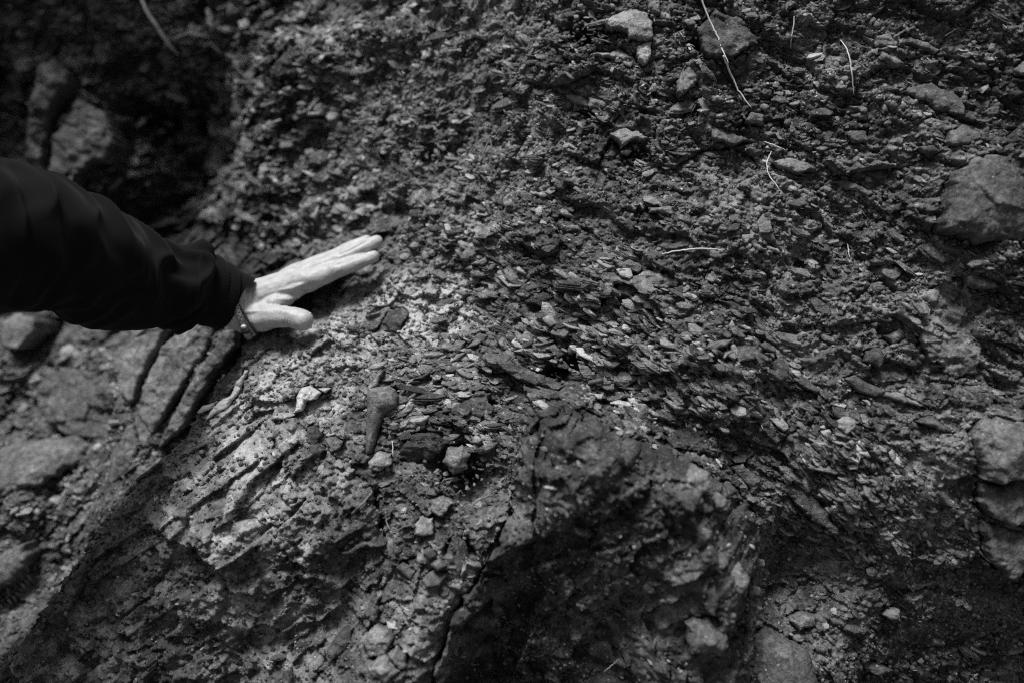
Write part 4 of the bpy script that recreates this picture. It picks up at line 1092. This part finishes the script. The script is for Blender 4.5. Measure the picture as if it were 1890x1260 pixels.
for r_ in range(len(order) - 1):
    for k in range(NS):
        a = r_ * NS + k; b = r_ * NS + (k + 1) % NS
        Fc.append((a, b, b + NS, a + NS))
Fc.append(tuple((len(order) - 1) * NS + k for k in range(NS)))
sl = link('sweatshirt_sleeve', np.array(V), Fc, M_CLOTH, person, smooth=True)
# inner cuff edge showing past the sleeve
V = []; m_ = 30
for j in range(m_):
    i = 2 ; t = j / (m_ - 1)
    rows = sec(i, .91, 0.0)
    V += [p - tang[i] * (.002 + t * (.002 + .022 * max(0, math.cos(2 * math.pi * k / NS - .25)) ** 4)) for k, p in enumerate(rows)]
Fc = []
for r_ in range(m_ - 1):
    for k in range(NS): a = r_ * NS + k; b = r_ * NS + (k + 1) % NS; Fc.append((a, b, b + NS, a + NS))
link('cuff_lining', np.array(V), Fc, M_CLOTH, person, smooth=True)
# torso of the sweatshirt, trousers, hair: beyond the picture
def lathe_body(name, rows, mat, seg=40):
    V = []
    for c, ax_, bz in rows:
        for k in range(seg):
            q = 2 * math.pi * k / seg
            V.append(c + RA * ax_ * math.cos(q) + RB_ * bz * math.sin(q))
    Fc = []
    for i in range(len(rows) - 1):
        for k in range(seg): a = i * seg + k; b = i * seg + (k + 1) % seg; Fc.append((a, b, b + seg, a + seg))
    Fc += [tuple(range(seg))[::-1], tuple((len(rows) - 1) * seg + k for k in range(seg))]
    return link(name, np.array(V), Fc, mat, person, smooth=True)
upw = np.array([0, math.cos(PITCH), math.sin(PITCH)]); RA = np.array([1., 0, 0]); RB_ = np.array([0, -math.sin(PITCH), math.cos(PITCH)])
tc = chest
lathe_body('sweatshirt_body', [(tc + upw * .12, .06, .07), (tc + upw * .09, .085, .12), (tc + upw * .05, .12, .17), (tc, .14, .20), (tc - upw * .12, .145, .20), (tc - upw * .30, .135, .185), (tc - upw * .46, .135, .18), (tc - upw * .52, .13, .175)], M_CLOTH)
SV, SFc = [], []
ball_chain([sh + np.array([.12, -.045, 0]), sh, chest - upw * .03, chest + np.array([-.02, -.02, .20])], [.094, .100, .125, .085], SV, SFc)
link('sweatshirt_shoulder', np.array(SV), SFc, M_CLOTH, person, smooth=True)
for s in (-1, 1):
    e_ = head + upv * .012 + np.array([.070, 0, .028 * s - .02])
    EV, EF = [], []; ball_chain([e_, e_ + [.001, 0, 0]], [.0115, .0115], EV, EF, 12); link('eye', np.array(EV), EF, M_BEAD, person, smooth=True)
M_JEAN = mat_plain('dark_trousers', .03, .85, bscale=700)
zf = 0.02
Tw = loc2w(tc)
hip = tc - upw * .52
for s in (-1, 1):
    hp = hip + RB_ * .085 * s
    Hw = float(loc2w(hp)[2])
    lathe_body('trouser_leg', [(hp + upw * .08, .105, .10), (hp - upw * .06, .10, .095), (hp - upw * (Hw * .45), .075, .075), (hp - upw * (Hw * .75), .068, .066), (hp - upw * (Hw - .06), .06, .055)], M_JEAN)
    lathe_body('shoe', [(hp - upw * (Hw - .10) , .05, .045), (hp - upw * (Hw - .05) + RA * .03, .09, .05), (hp - upw * (Hw - .02) + RA * .05, .135, .052), (hp - upw * (Hw - .0) + RA * .05, .135, .052)], M_CORD)
lathe_body('hair', [(head + upw * .125 + [-.01,0,0], .02, .02), (head + upw * .115 + [-.014,0,0], .06, .055), (head + upw * .085 + [-.02,0,0], .085, .080), (head + upw * .045 + [-.028,0,0], .088, .086), (head + upw * .0 + [-.04,0,0], .070, .080), (head - upw * .05 + [-.045,0,0], .045, .06)], M_CORD)

# bracelets round the wrist
def loop(name, c, ax_, ra, rb, r, mat, tilt=0.0, braid=0):
    ax_ = ax_ / np.linalg.norm(ax_)
    y = np.array([0, 1., 0]); y -= (y @ ax_) * ax_; y /= np.linalg.norm(y); z = np.cross(ax_, y)
    V = []; n_ = 220; seg = 7
    dd = co - c; sa = dd @ ax_; near = np.abs(sa - tilt * (dd @ y) / .03) < .0025
    qa = np.arctan2(dd[near] @ z, dd[near] @ y) % (2 * math.pi); ra_ = np.sqrt((dd[near] @ y) ** 2 + (dd[near] @ z) ** 2)
    okr = ra_ < .06; qa = qa[okr]; ra_ = ra_[okr]
    qs = np.linspace(0, 2 * math.pi, 61); rs = np.array([ra_[np.abs((qa - t + math.pi) % (2 * math.pi) - math.pi) < .09].max(initial=ra * .8) for t in qs])
    rs = np.maximum(rs, (np.roll(rs, 1) + np.roll(rs, -1)) / 2); rs[-1] = rs[0]
    strands = braid or 1
    Fc = []
    for st_ in range(strands):
        base = len(V)
        for i in range(n_):
            q = 2 * math.pi * i / n_
            ph = 2 * math.pi * st_ / strands
            off = ax_ * (.0022 * math.sin(q * 14 + ph) if braid else 0); ro_ = (.0011 * math.cos(q * 28 + ph * 2) if braid else 0)
            rd = y * math.cos(q) + z * math.sin(q)
            C_ = c + rd * (float(np.interp(q % (2 * math.pi), qs, rs)) + r * .9 + (.0011 if braid else 0) + ro_) + off + ax_ * (tilt * math.cos(q))
            for k in range(seg):
                t = 2 * math.pi * k / seg
                V.append(C_ + r * (rd * math.cos(t) + ax_ * math.sin(t)))
        for i in range(n_):
            for k in range(seg):
                a = base + i * seg + k; b = base + i * seg + (k + 1) % seg
                a2 = base + ((i + 1) % n_) * seg + k; b2 = base + ((i + 1) % n_) * seg + (k + 1) % seg
                Fc.append((a, b, b2, a2))
    return link(name, np.array(V), Fc, mat, person, smooth=True)
wa = np.array([.86, .36, -.1])
bc = zp(214,822,W0-.004)
br = loop('braided_bracelet', bc, wa, .0325, .029, .0022, M_BRAID, tilt=.003, braid=3)
br['label'] = 'grey braided bracelet'
cd = loop('cord_bracelet', zp(262,850,W0-.004), wa, .0345, .031, .0012, M_CORD, tilt=-.004)
def blob(name, c, r, mat, parent):
    V, Fc = [], []
    ball_chain([np.array(c) - [r * .3, 0, 0], np.array(c) + [r * .3, 0, 0]], [r, r], V, Fc, 12)
    return link(name, np.array(V), Fc, mat, parent, smooth=True)
blob('bead', zp(240,985,W0+.030), .0026, M_BEAD, person)
blob('knot', zp(255,1020,W0+.027), .0040, M_CORD, person)
